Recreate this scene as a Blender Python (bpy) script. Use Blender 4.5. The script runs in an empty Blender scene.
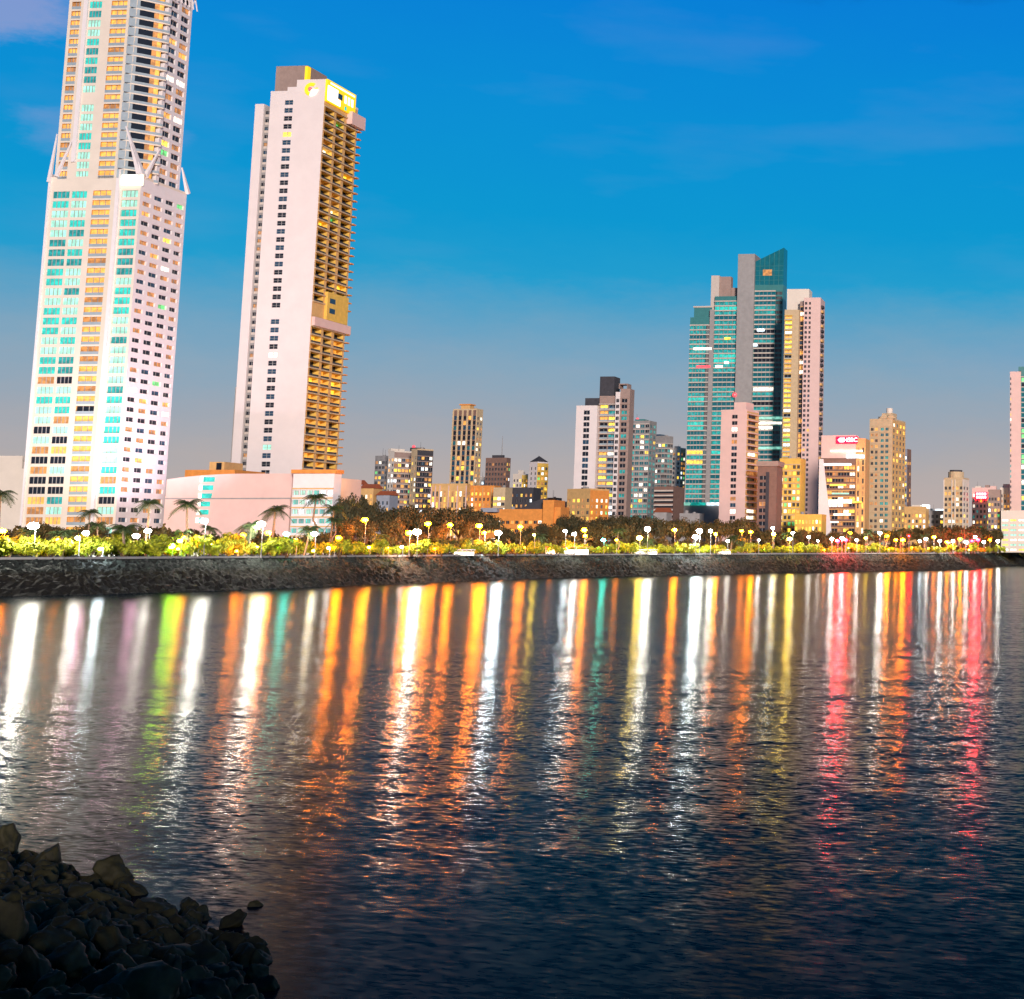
import bpy, math, random
from mathutils import Vector
R = math.radians
SC = bpy.context.scene
COL = SC.collection
rng = random.Random(7)

# ------------------------------------------------------------------ camera
F, PX, HY, DV = 1500.0, 1010.0, 549.0, 11500.0      # focal (px), principal x, horizon y, distance of the vertical vanishing point
PIT = math.atan(F / DV)
PY = HY - F * math.tan(PIT)
CZ = 10.0
cam = bpy.data.cameras.new('camera'); co = bpy.data.objects.new('camera', cam); COL.objects.link(co)
co.location = (0, 0, CZ); co.rotation_euler = (math.pi / 2 + PIT, 0, 0)
cam.sensor_width = 36; cam.sensor_fit = 'HORIZONTAL'; cam.lens = F / 1024 * 36
cam.shift_x = -(PX - 512) / 1024; cam.shift_y = (PY - 499.5) / 1024
cam.clip_start = 0.5; cam.clip_end = 20000
SC.camera = co

# ------------------------------------------------------------------ sky, sun, exposure
def lin(c):
    return tuple(((v / 255) / 12.92 if v <= 10 else (((v / 255) + .055) / 1.055) ** 2.4) for v in c)
w = bpy.data.worlds.new('World'); SC.world = w; w.use_nodes = True
nt = w.node_tree; N = nt.nodes; L = nt.links; N.clear()
wo = N.new('ShaderNodeOutputWorld'); bg = N.new('ShaderNodeBackground')
tc = N.new('ShaderNodeTexCoord'); sx = N.new('ShaderNodeSeparateXYZ'); L.new(tc.outputs['Generated'], sx.inputs[0])
def math_(op, a, b=None, c=None, tree=None):
    n = (tree or nt).nodes.new('ShaderNodeMath'); n.operation = op
    for i, v in enumerate((a, b, c)):
        if v is None: continue
        if isinstance(v, (int, float)): n.inputs[i].default_value = v
        else: (tree or nt).links.new(v, n.inputs[i])
    return n.outputs[0]
mp = N.new('ShaderNodeMapping'); mp.inputs['Scale'].default_value = (9, 9, 26); L.new(tc.outputs['Generated'], mp.inputs[0])
nz = N.new('ShaderNodeTexNoise'); nz.inputs['Scale'].default_value = 1.3; nz.inputs['Detail'].default_value = 7; nz.inputs['Roughness'].default_value = .68
L.new(mp.outputs[0], nz.inputs['Vector'])
zz = math_('ADD', sx.outputs[2], math_('MULTIPLY', math_('SUBTRACT', nz.outputs[0], .5), .036))
cr = N.new('ShaderNodeValToRGB'); L.new(math_('MULTIPLY', zz, 2.0), cr.inputs[0])
stops = [(0.0, (194, 174, 168)), (.10, (178, 170, 170)), (.16, (158, 166, 178)), (.225, (134, 165, 188)), (.30, (88, 160, 198)),
         (.345, (28, 156, 206)), (.42, (0, 150, 208)), (.56, (0, 140, 212)), (.70, (0, 126, 214)), (.76, (0, 76, 150)), (.86, (0, 26, 62))]
el = cr.color_ramp.elements
while len(el) < len(stops): el.new(.5)
for e, (p, c) in zip(el, stops): e.position = p; e.color = (*lin(c), 1)
mp2 = N.new('ShaderNodeMapping'); mp2.inputs['Scale'].default_value = (3.2, 3.2, 14); mp2.inputs['Location'].default_value = (.4, .1, .35); L.new(tc.outputs['Generated'], mp2.inputs[0])
nz2 = N.new('ShaderNodeTexNoise'); nz2.inputs['Scale'].default_value = 1.6; nz2.inputs['Detail'].default_value = 6; L.new(mp2.outputs[0], nz2.inputs['Vector'])
mr = N.new('ShaderNodeMapRange'); mr.inputs[1].default_value = .54; mr.inputs[2].default_value = .78; mr.inputs[4].default_value = .09; L.new(nz2.outputs[0], mr.inputs[0])
def bank_of_cloud(az_x, el_z, sx_, sz_, k):      # a small cloud in a fixed direction of the sky
    hx = math_('DIVIDE', sx.outputs[0], sx.outputs[1]); a_ = math_('MULTIPLY', math_('SUBTRACT', hx, az_x), 1 / sx_); b_ = math_('MULTIPLY', math_('SUBTRACT', sx.outputs[2], el_z), 1 / sz_)
    d_ = math_('SQRT', math_('ADD', math_('MULTIPLY', a_, a_), math_('MULTIPLY', b_, b_)))
    v_ = math_('SUBTRACT', math_('MULTIPLY', nz.outputs[0], 2.4), math_('ADD', d_, .25)); q_ = N.new('ShaderNodeMapRange'); q_.interpolation_type = 'SMOOTHSTEP'; q_.inputs[1].default_value = 0; q_.inputs[2].default_value = .8; q_.inputs[4].default_value = k; L.new(v_, q_.inputs[0]); return q_.outputs[0]
front = math_('GREATER_THAN', sx.outputs[1], 0)
cl_ = math_('MULTIPLY', front, math_('ADD', bank_of_cloud(-.70, .292, .10, .022, .55), bank_of_cloud(-.63, .235, .07, .016, .22)))
mx = N.new('ShaderNodeMixRGB'); L.new(math_('ADD', mr.outputs[0], cl_), mx.inputs[0]); L.new(cr.outputs[0], mx.inputs[1]); mx.inputs[2].default_value = (*lin((165, 165, 205)), 1)
sky = N.new('ShaderNodeTexSky'); sky.sky_type = 'NISHITA'; sky.sun_disc = False
sky.sun_elevation = R(4); sky.sun_rotation = R(157)
ad = N.new('ShaderNodeMixRGB'); ad.blend_type = 'ADD'; ad.inputs[0].default_value = .002
L.new(mx.outputs[0], ad.inputs[1]); L.new(sky.outputs[0], ad.inputs[2])
L.new(ad.outputs[0], bg.inputs[0]); bg.inputs[1].default_value = 1.0; L.new(bg.outputs[0], wo.inputs[0])

sd = bpy.data.lights.new('sun', 'SUN'); sd.energy = 3.4; sd.angle = R(7); sd.color = (1, .84, .77)
so = bpy.data.objects.new('sun', sd); COL.objects.link(so); so.location = (-60, -80, 60)
so.rotation_euler = Vector((-.38, .91, -.17)).to_track_quat('-Z', 'Y').to_euler()
vs = SC.view_settings; vs.view_transform = 'Standard'; vs.look = 'None'; vs.exposure = 0; vs.gamma = 1
SC.cycles.use_denoising = True
SC.cycles.max_bounces = 5; SC.cycles.diffuse_bounces = 2; SC.cycles.glossy_bounces = 3
SC.cycles.sample_clamp_indirect = 4; SC.cycles.caustics_reflective = False

# ------------------------------------------------------------------ pixel <-> world
cp, sp_ = math.cos(PIT), math.sin(PIT)
def ray(px, py):
    xc, yc = (px - PX) / F, -(py - PY) / F
    return Vector((xc, cp - yc * sp_, sp_ + yc * cp))
def at(px, py, Y):
    d = ray(px, py); t = Y / d.y
    return Vector((d.x * t, Y, CZ + d.z * t))
def mxy(px, py=545):
    d = ray(px, py); return d.x / d.y
GZ = 8.0
SH = [(-120, 600), (0, 597), (100, 595), (250, 590), (350, 586), (450, 582), (560, 578), (650, 576), (760, 573.3), (900, 570.8), (975, 569.6), (1000, 567), (1030, 565), (1120, 562), (1300, 560)]
def shoreY(px):
    for (a, ya), (b, yb) in zip(SH, SH[1:]):
        if px <= b:
            y = ya + (yb - ya) * (px - a) / (b - a); break
    else: y = SH[-1][1]
    d = ray(px, y); return -CZ / d.z * d.y
def shore_pt(px):
    Y = shoreY(px); return Vector((mxy(px, 580) * Y, Y, 0))

# ------------------------------------------------------------------ materials
MATS = {}
def mat(key, rgb=(.5, .5, .5), rough=.8, metal=0, var=.12, vs_=.5, emit=0, ecol=None, spec=.5, sample=False, evar=0):
    if key in MATS: return MATS[key]
    m = bpy.data.materials.new(key); m.use_nodes = True; t = m.node_tree; b = t.nodes['Principled BSDF']
    b.inputs['Base Color'].default_value = (*rgb, 1); b.inputs['Roughness'].default_value = rough; b.inputs['Metallic'].default_value = metal
    b.inputs['Specular IOR Level'].default_value = spec
    if var:
        g = t.nodes.new('ShaderNodeNewGeometry'); n = t.nodes.new('ShaderNodeTexNoise'); n.inputs['Scale'].default_value = vs_; n.inputs['Detail'].default_value = 5
        n.inputs['Roughness'].default_value = .65
        t.links.new(g.outputs['Position'], n.inputs['Vector'])
        r = t.nodes.new('ShaderNodeMapRange'); r.inputs[1].default_value = .3; r.inputs[2].default_value = .7; r.inputs[3].default_value = 1 - var; r.inputs[4].default_value = 1 + var
        t.links.new(n.outputs[0], r.inputs[0])
        v = t.nodes.new('ShaderNodeVectorMath'); v.operation = 'SCALE'; v.inputs[0].default_value = rgb; t.links.new(r.outputs[0], v.inputs['Scale'])
        t.links.new(v.outputs[0], b.inputs['Base Color'])
    if emit:
        b.inputs['Emission Color'].default_value = (*(ecol or rgb), 1); b.inputs['Emission Strength'].default_value = emit
        if evar:                      # curtains and furniture seen through a lit pane
            g = t.nodes.new('ShaderNodeNewGeometry'); n = t.nodes.new('ShaderNodeTexNoise'); n.inputs['Scale'].default_value = .55; n.inputs['Detail'].default_value = 4
            t.links.new(g.outputs['Position'], n.inputs['Vector'])
            r = t.nodes.new('ShaderNodeMapRange'); r.inputs[1].default_value = .42; r.inputs[2].default_value = .58; r.inputs[3].default_value = emit * (1 - min(.85, evar * 1.4)); r.inputs[4].default_value = emit * (1 + evar)
            t.links.new(n.outputs[0], r.inputs[0]); t.links.new(r.outputs[0], b.inputs['Emission Strength'])
        m.cycles.emission_sampling = 'FRONT_BACK' if sample else 'NONE'
    MATS[key] = m; return m
mat('white wall', (.80, .73, .70), var=.04, vs_=.15)
mat('cream wall', (.79, .71, .60), var=.05, vs_=.2)
mat('pink wall', (.80, .56, .50), var=.05, vs_=.2)
mat('pier white', (.82, .78, .78), var=.04)
mat('ochre wall', (.72, .44, .17), var=.12)  # ochre, yellow and orange walls carry the facades' warm lamplight in their colour
mat('yellow wall', (.80, .52, .10), var=.12)
mat('orange wall', (.78, .30, .06), var=.15)
mat('sand wall', (.62, .47, .28), var=.12)
mat('grey wall', (.30, .29, .28), var=.15)
mat('brown wall', (.22, .13, .10), var=.15)
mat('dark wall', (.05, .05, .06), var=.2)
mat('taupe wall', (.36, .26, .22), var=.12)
mat('slab concrete', (.60, .53, .46), var=.1)
mat('stone grey', (.34, .33, .32), var=.12, vs_=.4)
mat('roof grey', (.33, .36, .42), var=.12)
mat('teal frame', (.05, .22, .22), var=.1, rough=.35)
mat('railing', (.34, .42, .46), var=.1, rough=.3)
mat('red roof', (.45, .12, .05))
# panes
mat('glass dark', (.012, .018, .03), rough=.3, var=0, spec=.25)
mat('glass blue', (.02, .07, .13), rough=.3, var=0, spec=.25)
mat('glass teal', (.03, .26, .26), rough=.12, var=.2, emit=.2, ecol=(.02, .8, .75), evar=.6)  # weak glow put in to brighten the teal glass
mat('glass deep teal', (.012, .15, .19), rough=.08, var=.2, vs_=.25)
mat('pane teal', (.04, .4, .36), rough=.2, emit=.42, ecol=(.03, .9, .72), evar=.35)
mat('pane pale teal', (.3, .6, .5), rough=.3, emit=.55, ecol=(.35, .95, .72), evar=.3)
mat('pane orange', (.6, .35, .1), rough=.4, emit=.85, ecol=(1, .42, .06), evar=.3)
mat('pane dim orange', (.4, .2, .08), rough=.4, emit=.35, ecol=(1, .4, .08), evar=.5)
mat('pane yellow', (.7, .5, .1), rough=.4, emit=1.5, ecol=(1, .62, .05), evar=.4)
mat('pane white', (.8, .8, .7), rough=.4, emit=1.7, ecol=(1, .93, .75), evar=.3)
mat('pane cool', (.7, .8, .8), rough=.4, emit=1.9, ecol=(.75, .9, 1), evar=.3)
mat('pane green', (.2, .6, .2), rough=.4, emit=.6, ecol=(.1, .9, .25), evar=.4)
mat('pane red', (.6, .1, .1), rough=.4, emit=1.5, ecol=(1, .05, .08), evar=.2)
mat('sign red', (.7, .01, .03), emit=14, ecol=(1, .0, .007), var=0, sample=True)
mat('sign white', (.9, .9, .9), emit=3, ecol=(1, 1, 1), var=0)
mat('sign yellow', (.8, .55, .03), emit=.75, ecol=(1, .62, .0), var=0)
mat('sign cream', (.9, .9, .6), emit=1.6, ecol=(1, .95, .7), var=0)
mat('trunk', (.12, .07, .035), rough=.9, var=.3, vs_=4)
mat('palm trunk', (.28, .2, .13), rough=.9, var=.3, vs_=4)
mat('pole', (.3, .3, .3), rough=.4, metal=.3)
def leafmat(key, a, b):
    if key in MATS: return
    m = mat(key, a, rough=.75, var=0); t = m.node_tree; bs = t.nodes['Principled BSDF']
    g = t.nodes.new('ShaderNodeNewGeometry'); c = t.nodes.new('ShaderNodeValToRGB')
    c.color_ramp.elements[0].color = (*a, 1); c.color_ramp.elements[1].color = (*b, 1)
    t.links.new(g.outputs['Random Per Island'], c.inputs[0]); t.links.new(c.outputs[0], bs.inputs['Base Color'])
leafmat('leaf dark', (.022, .030, .012), (.07, .055, .016))
leafmat('leaf amber', (.045, .042, .012), (.13, .085, .018))  # orange lamplight on the foliage is put into this leaf colour
leafmat('leaf lime', (.16, .22, .008), (.50, .50, .02))
leafmat('leaf palm', (.03, .06, .02), (.07, .11, .03))
LAMPS = {'white': ((1, .95, .82), 420), 'cool': ((.80, .95, 1), 420), 'orange': ((1, .22, .0), 620), 'yellow': ((1, .66, .04), 330), 'green': ((.45, 1, .02), 120),
         'teal': ((.03, 1, .75), 110), 'pink': ((1, .50, .72), 130), 'red': ((1, .0, .0015), 900)}
LAMP_GAIN = .95
for k in ('white', 'cool', 'orange', 'yellow', 'red'): LAMPS['soft ' + k] = (LAMPS[k][0], LAMPS[k][1] * .28); LAMPS['mid ' + k] = (LAMPS[k][0], LAMPS[k][1] * .55)
for k, (c, e) in LAMPS.items():
    mat('lamp ' + k, (.8, .8, .8), emit=e * LAMP_GAIN, ecol=c, var=0, sample=True)

# ------------------------------------------------------------------ mesh helper
class MB:
    def __init__(s): s.v = []; s.f = []; s.m = []; s.mats = []
    def mi(s, m):
        if m not in s.mats: s.mats.append(m)
        return s.mats.index(m)
    def quad(s, a, b, c, d, m):
        i = len(s.v); s.v += [tuple(a), tuple(b), tuple(c), tuple(d)]; s.f.append((i, i + 1, i + 2, i + 3)); s.m.append(s.mi(m))
    def poly(s, pts, m):
        i = len(s.v); s.v += [tuple(p) for p in pts]; s.f.append(tuple(range(i, i + len(pts)))); s.m.append(s.mi(m))
    def box(s, x0, x1, y0, y1, z0, z1, m):
        i = len(s.v); s.v += [(x, y, z) for z in (z0, z1) for (x, y) in ((x0, y0), (x1, y0), (x1, y1), (x0, y1))]
        for f in ((0, 3, 2, 1), (4, 5, 6, 7), (0, 1, 5, 4), (1, 2, 6, 5), (2, 3, 7, 6), (3, 0, 4, 7)):
            s.f.append(tuple(i + k for k in f)); s.m.append(s.mi(m))
    def prism(s, pts, z0, z1, m):          # pts counter-clockwise; z0/z1 numbers or per-vertex lists
        n = len(pts); i = len(s.v)
        za = z0 if isinstance(z0, (list, tuple)) else [z0] * n; zb = z1 if isinstance(z1, (list, tuple)) else [z1] * n
        s.v += [(p[0], p[1], z) for p, z in zip(pts, za)] + [(p[0], p[1], z) for p, z in zip(pts, zb)]
        s.f.append(tuple(i + k for k in reversed(range(n)))); s.f.append(tuple(i + n + k for k in range(n)))
        for k in range(n): s.f.append((i + k, i + (k + 1) % n, i + n + (k + 1) % n, i + n + k))
        s.m += [s.mi(m)] * (n + 2)
    def tube(s, p, q, r0, r1, m, n=6, caps=True):
        p, q = Vector(p), Vector(q); d = (q - p).normalized(); a = d.orthogonal().normalized(); b = d.cross(a); i = len(s.v)
        for c, r in ((p, r0), (q, r1)):
            for k in range(n):
                t = 2 * math.pi * k / n; s.v.append(tuple(c + a * (r * math.cos(t)) + b * (r * math.sin(t))))
        for k in range(n): s.f.append((i + k, i + (k + 1) % n, i + n + (k + 1) % n, i + n + k)); s.m.append(s.mi(m))
        if caps: s.f += [tuple(i + k for k in reversed(range(n))), tuple(i + n + k for k in range(n))]; s.m += [s.mi(m)] * 2
    def ball(s, c, r, m, nu=10, nv=6, sq=(1, 1, 1)):
        i = len(s.v); s.v.append((c[0], c[1], c[2] + r * sq[2]))
        for j in range(1, nv):
            t = math.pi * j / nv
            for k in range(nu):
                p = 2 * math.pi * k / nu; s.v.append((c[0] + r * sq[0] * math.sin(t) * math.cos(p), c[1] + r * sq[1] * math.sin(t) * math.sin(p), c[2] + r * sq[2] * math.cos(t)))
        s.v.append((c[0], c[1], c[2] - r * sq[2])); e = len(s.v) - 1
        for k in range(nu):
            s.f.append((i, i + 1 + k, i + 1 + (k + 1) % nu)); s.m.append(s.mi(m))
            o = i + 1 + (nv - 2) * nu; s.f.append((e, o + (k + 1) % nu, o + k)); s.m.append(s.mi(m))
        for j in range(nv - 2):
            o = i + 1 + j * nu
            for k in range(nu): s.f.append((o + k, o + nu + k, o + nu + (k + 1) % nu, o + (k + 1) % nu)); s.m.append(s.mi(m))
    def mesh(s, name):
        me = bpy.data.meshes.new(name); me.from_pydata(s.v, [], s.f)
        for m in s.mats: me.materials.append(MATS[m])
        me.polygons.foreach_set('material_index', s.m); me.update(); return me
def link(name, me, parent=None, loc=None, kind=None):
    o = bpy.data.objects.new(name, me); COL.objects.link(o)
    if parent is not None: o.parent = parent
    if loc is not None: o.location = loc
    if kind: o['kind'] = kind
    return o
def obj(name, mb, parent=None, loc=None, kind=None, smooth=False):
    me = mb.mesh(name)
    if smooth: me.polygons.foreach_set('use_smooth', [True] * len(me.polygons))
    return link(name, me, parent, loc, kind)
def tag(o, label, cat, group=None):
    o['label'] = label; o['category'] = cat
    if group: o['group'] = group
    return o
def empty(name, loc, rz=0):
    o = bpy.data.objects.new(name, None); COL.objects.link(o); o.location = loc; o.rotation_euler = (0, 0, rz); return o
def pick(pal, r=None):
    r = r or rng; t = r.random() * sum(w_ for _, w_ in pal)
    for m, w_ in pal:
        t -= w_
        if t <= 0: return m
    return pal[-1][0]
ORD = ['', 'second', 'third', 'fourth', 'fifth', 'sixth', 'seventh', 'eighth', 'ninth', 'tenth', 'eleventh', 'twelfth']
def ordinal(i):
    if i == 0: return 'leftmost'
    if i < 12: return ORD[i] + ' from left'
    n = i + 1; suf = 'th' if 10 < n % 100 < 14 else {1: 'st', 2: 'nd', 3: 'rd'}.get(n % 10, 'th')
    return f'{n}{suf} from left'

# ================================================================== SETTING
def sheet(name, pts, z, m, kind='structure'):
    b = MB(); b.poly([(p[0], p[1], z) for p in pts], m); return obj(name, b, kind=kind)
# water: rippled surface, wave slopes given as a random normal field (ripples of about 0.4 m and longer swell)
mw = bpy.data.materials.new('bay water'); mw.use_nodes = True; MATS['bay water'] = mw
t = mw.node_tree; b = t.nodes['Principled BSDF']
b.inputs['Base Color'].default_value = (.0002, .012, .022, 1); b.inputs['IOR'].default_value = 1.042; b.inputs['Roughness'].default_value = .13
g = t.nodes.new('ShaderNodeNewGeometry')
def wnoise(scale, det, sx_, sy_, rot):
    q = t.nodes.new('ShaderNodeMapping'); q.vector_type = 'TEXTURE'; q.inputs['Rotation'].default_value = (0, 0, R(rot)); q.inputs['Scale'].default_value = (sx_, sy_, 1)
    n = t.nodes.new('ShaderNodeTexNoise'); n.inputs['Scale'].default_value = scale; n.inputs['Detail'].default_value = det; n.inputs['Roughness'].default_value = .6
    t.links.new(g.outputs['Position'], q.inputs[0]); t.links.new(q.outputs[0], n.inputs['Vector'])
    s_ = t.nodes.new('ShaderNodeVectorMath'); s_.operation = 'SUBTRACT'; s_.inputs[1].default_value = (.5, .5, .5); t.links.new(n.outputs['Color'], s_.inputs[0]); return s_.outputs[0]
WAVE_ROT = -20
a1 = wnoise(4.6, 3, 2.6, 1.0, WAVE_ROT); a2 = wnoise(.5, 3, 3.0, 1.0, WAVE_ROT)
def scl(v, k):
    n = t.nodes.new('ShaderNodeVectorMath'); n.operation = 'MULTIPLY'; n.inputs[1].default_value = k; t.links.new(v, n.inputs[0]); return n.outputs[0]
def addv(a_, b_):
    n = t.nodes.new('ShaderNodeVectorMath'); n.operation = 'ADD'; t.links.new(a_, n.inputs[0])
    if isinstance(b_, tuple): n.inputs[1].default_value = b_
    else: t.links.new(b_, n.inputs[1])
    return n.outputs[0]
sm = addv(scl(a1, (.075, .66, 0)), scl(a2, (.025, .22, 0)))
# patches of wind: the ripples are stronger here and weaker there
pn = t.nodes.new('ShaderNodeTexNoise'); pn.inputs['Scale'].default_value = .02; pn.inputs['Detail'].default_value = 3
pq = t.nodes.new('ShaderNodeMapping'); pq.inputs['Scale'].default_value = (.35, 1, 1); t.links.new(g.outputs['Position'], pq.inputs[0]); t.links.new(pq.outputs[0], pn.inputs['Vector'])
pr = t.nodes.new('ShaderNodeMapRange'); pr.inputs[1].default_value = .3; pr.inputs[2].default_value = .7; pr.inputs[3].default_value = .75; pr.inputs[4].default_value = 1.2
t.links.new(pn.outputs[0], pr.inputs[0])
# a wind line: the water off the far shore is choppier than the sheltered water in front
gy = t.nodes.new('ShaderNodeSeparateXYZ'); t.links.new(g.outputs['Position'], gy.inputs[0])
wl = t.nodes.new('ShaderNodeMapRange'); wl.interpolation_type = 'SMOOTHSTEP'; wl.inputs[1].default_value = 268; wl.inputs[2].default_value = 318; wl.inputs[3].default_value = 1.0; wl.inputs[4].default_value = 1.25
t.links.new(math_('ADD', gy.outputs[1], math_('MULTIPLY', gy.outputs[0], .25, tree=t), tree=t), wl.inputs[0])
nr = t.nodes.new('ShaderNodeMapRange'); nr.interpolation_type = 'SMOOTHSTEP'; nr.inputs[1].default_value = 30; nr.inputs[2].default_value = 62; nr.inputs[3].default_value = .36; nr.inputs[4].default_value = 1.0
t.links.new(gy.outputs[1], nr.inputs[0])      # sheltered, calmer water close to the near shore
rn = t.nodes.new('ShaderNodeMapRange'); rn.inputs[1].default_value = 30; rn.inputs[2].default_value = 70; rn.inputs[3].default_value = .20; rn.inputs[4].default_value = .17
t.links.new(gy.outputs[1], rn.inputs[0]); t.links.new(rn.outputs[0], b.inputs['Roughness'])
wf = math_('MULTIPLY', math_('MULTIPLY', pr.outputs[0], wl.outputs[0], tree=t), nr.outputs[0], tree=t)
sc_ = t.nodes.new('ShaderNodeVectorMath'); sc_.operation = 'SCALE'; t.links.new(sm, sc_.inputs[0]); t.links.new(wf, sc_.inputs['Scale'])
rotn = t.nodes.new('ShaderNodeVectorRotate'); rotn.rotation_type = 'Z_AXIS'; rotn.inputs['Angle'].default_value = R(WAVE_ROT); t.links.new(sc_.outputs[0], rotn.inputs['Vector'])
nv = addv(rotn.outputs[0], (0, 0, 1)); nn = t.nodes.new('ShaderNodeVectorMath'); nn.operation = 'NORMALIZE'; t.links.new(nv, nn.inputs[0]); t.links.new(nn.outputs[0], b.inputs['Normal'])
wb = MB(); wb.quad((-4000, -300, 0), (5000, -300, 0), (5000, 1400, 0), (-4000, 1400, 0), 'bay water'); obj('water', wb, kind='structure')

# shoreline polyline, then the rocky bank and the land behind it
SP = [Vector((-700, -200, 0)), Vector((-330, 130, 0))] + [shore_pt(p) for p in range(-60, 1031, 15)] + [shore_pt(p) for p in (1060, 1090, 1120)] + [Vector((700, 1250, 0)), Vector((3000, 1500, 0))]
def offset(pts, d):
    out = []
    for i, p in enumerate(pts):
        a_ = pts[max(i - 1, 0)]; c_ = pts[min(i + 1, len(pts) - 1)]; tt = (c_ - a_).normalized(); out.append(p + Vector((-tt.y, tt.x, 0)) * d)
    return out
TOP = offset(SP, 15)
mat('bank stone', (.1, .1, .08), var=.5, vs_=.7, rough=.9)
m = MATS['bank stone']; t = m.node_tree; b = t.nodes['Principled BSDF']   # tide line: weed-brown stone below, bare grey stone above
g = t.nodes.new('ShaderNodeNewGeometry'); s_ = t.nodes.new('ShaderNodeSeparateXYZ'); t.links.new(g.outputs['Position'], s_.inputs[0])
n = t.nodes.new('ShaderNodeTexNoise'); n.inputs['Scale'].default_value = .8; n.inputs['Detail'].default_value = 6; t.links.new(g.outputs['Position'], n.inputs['Vector'])
h = math_('ADD', s_.outputs[2], math_('MULTIPLY', n.outputs[0], 2.0, tree=t), tree=t)
c = t.nodes.new('ShaderNodeValToRGB'); e = c.color_ramp.elements
e[0].position = .12; e[0].color = (.006, .006, .003, 1); e[1].position = .95; e[1].color = (.030, .040, .034, 1)
for p_, cc in ((.36, (.006, .005, .002, 1)), (.58, (.013, .011, .003, 1)), (.68, (.020, .028, .022, 1))):
    q = e.new(p_); q.color = cc
t.links.new(math_('DIVIDE', h, 9.5, tree=t), c.inputs[0])
v = t.nodes.new('ShaderNodeVectorMath'); v.operation = 'MULTIPLY'; t.links.new(c.outputs[0], v.inputs[0])
cn = t.nodes.new('ShaderNodeTexNoise'); cn.inputs['Scale'].default_value = 1.6; cn.inputs['Detail'].default_value = 4; t.links.new(g.outputs['Position'], cn.inputs['Vector'])
cm = t.nodes.new('ShaderNodeMapRange'); cm.inputs[1].default_value = .35; cm.inputs[2].default_value = .65; cm.inputs[3].default_value = .12; cm.inputs[4].default_value = 1.35
t.links.new(cn.outputs[0], cm.inputs[0]); t.links.new(cm.outputs[0], v.inputs[1]); t.links.new(v.outputs[0], b.inputs['Base Color'])
bank = MB(); rr = random.Random(3)
rows = 22
def resample(A, B, step):
    out = []
    for i in range(len(A) - 1):
        d = (A[i + 1] - A[i]).length; n_ = max(1, int(d / (step if 2 <= i < len(A) - 4 else 60)))
        for k in range(n_): out.append((A[i].lerp(A[i + 1], k / n_), B[i].lerp(B[i + 1], k / n_)))
    out.append((A[-1], B[-1])); return out
RS = resample(SP, TOP, .75)
for (a_, b_) in RS:
    for j in range(rows + 1):
        f = j / rows; p = a_.lerp(b_, f); z = -1.2 + (GZ + 1.0) * f
        if 0 < j < rows: p = p + Vector((rr.uniform(-.3, .3), rr.uniform(-.35, .35), 0)); z += rr.uniform(-.45, .45)
        elif j == rows: z = GZ - .1 + rr.uniform(-.2, .85)
        bank.v.append((p.x, p.y, z))
for i in range(len(RS) - 1):
    for j in range(rows):
        k = i * (rows + 1) + j; bank.f.append((k, k + rows + 1, k + rows + 2, k + 1))
bank.mats = ['bank stone']; bank.m = [0] * len(bank.f)
obj('rock_bank', bank, kind='structure')
mat('grass', (.10, .19, .012), var=.5, vs_=.6); mat('paving', (.42, .38, .3), var=.15); mat('asphalt', (.05, .05, .05), var=.2); mat('city ground', (.10, .09, .07), var=.3, vs_=.05)
def strip(name, d0, d1, z, m, a=0, b=None):
    A, B = offset(SP, d0)[a:b], offset(SP, d1)[a:b]; s = MB()
    for i in range(len(A) - 1): s.quad((*A[i].xy, z), (*A[i + 1].xy, z), (*B[i + 1].xy, z), (*B[i].xy, z), m)
    return obj(name, s, kind='structure')
strip('promenade', 14.6, 19, GZ + .10, 'paving')
strip('lawn', 19, 45, GZ + .06, 'grass')
strip('road', 45, 62, GZ + .02, 'asphalt')
lb = MB(); A = offset(SP, 15)
lb.poly([(*p.xy, GZ) for p in A] + [(9000, 9000, GZ), (-9000, 9000, GZ), (-9000, -200, GZ)], 'city ground'); obj('ground', lb, kind='structure')
# kerb wall along the promenade edge: low pale wall in real blocks
kb = MB(); A, B = offset(SP, 14.3), offset(SP, 14.8)
for i in range(2, len(A) - 1):
    kb.prism([A[i].xy, A[i + 1].xy, B[i + 1].xy, B[i].xy], GZ - .3, GZ + .22, 'grey wall')
tag(obj('kerb_wall', kb), 'low pale kerb wall along the top of the rock bank beside the promenade', 'wall')

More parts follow.
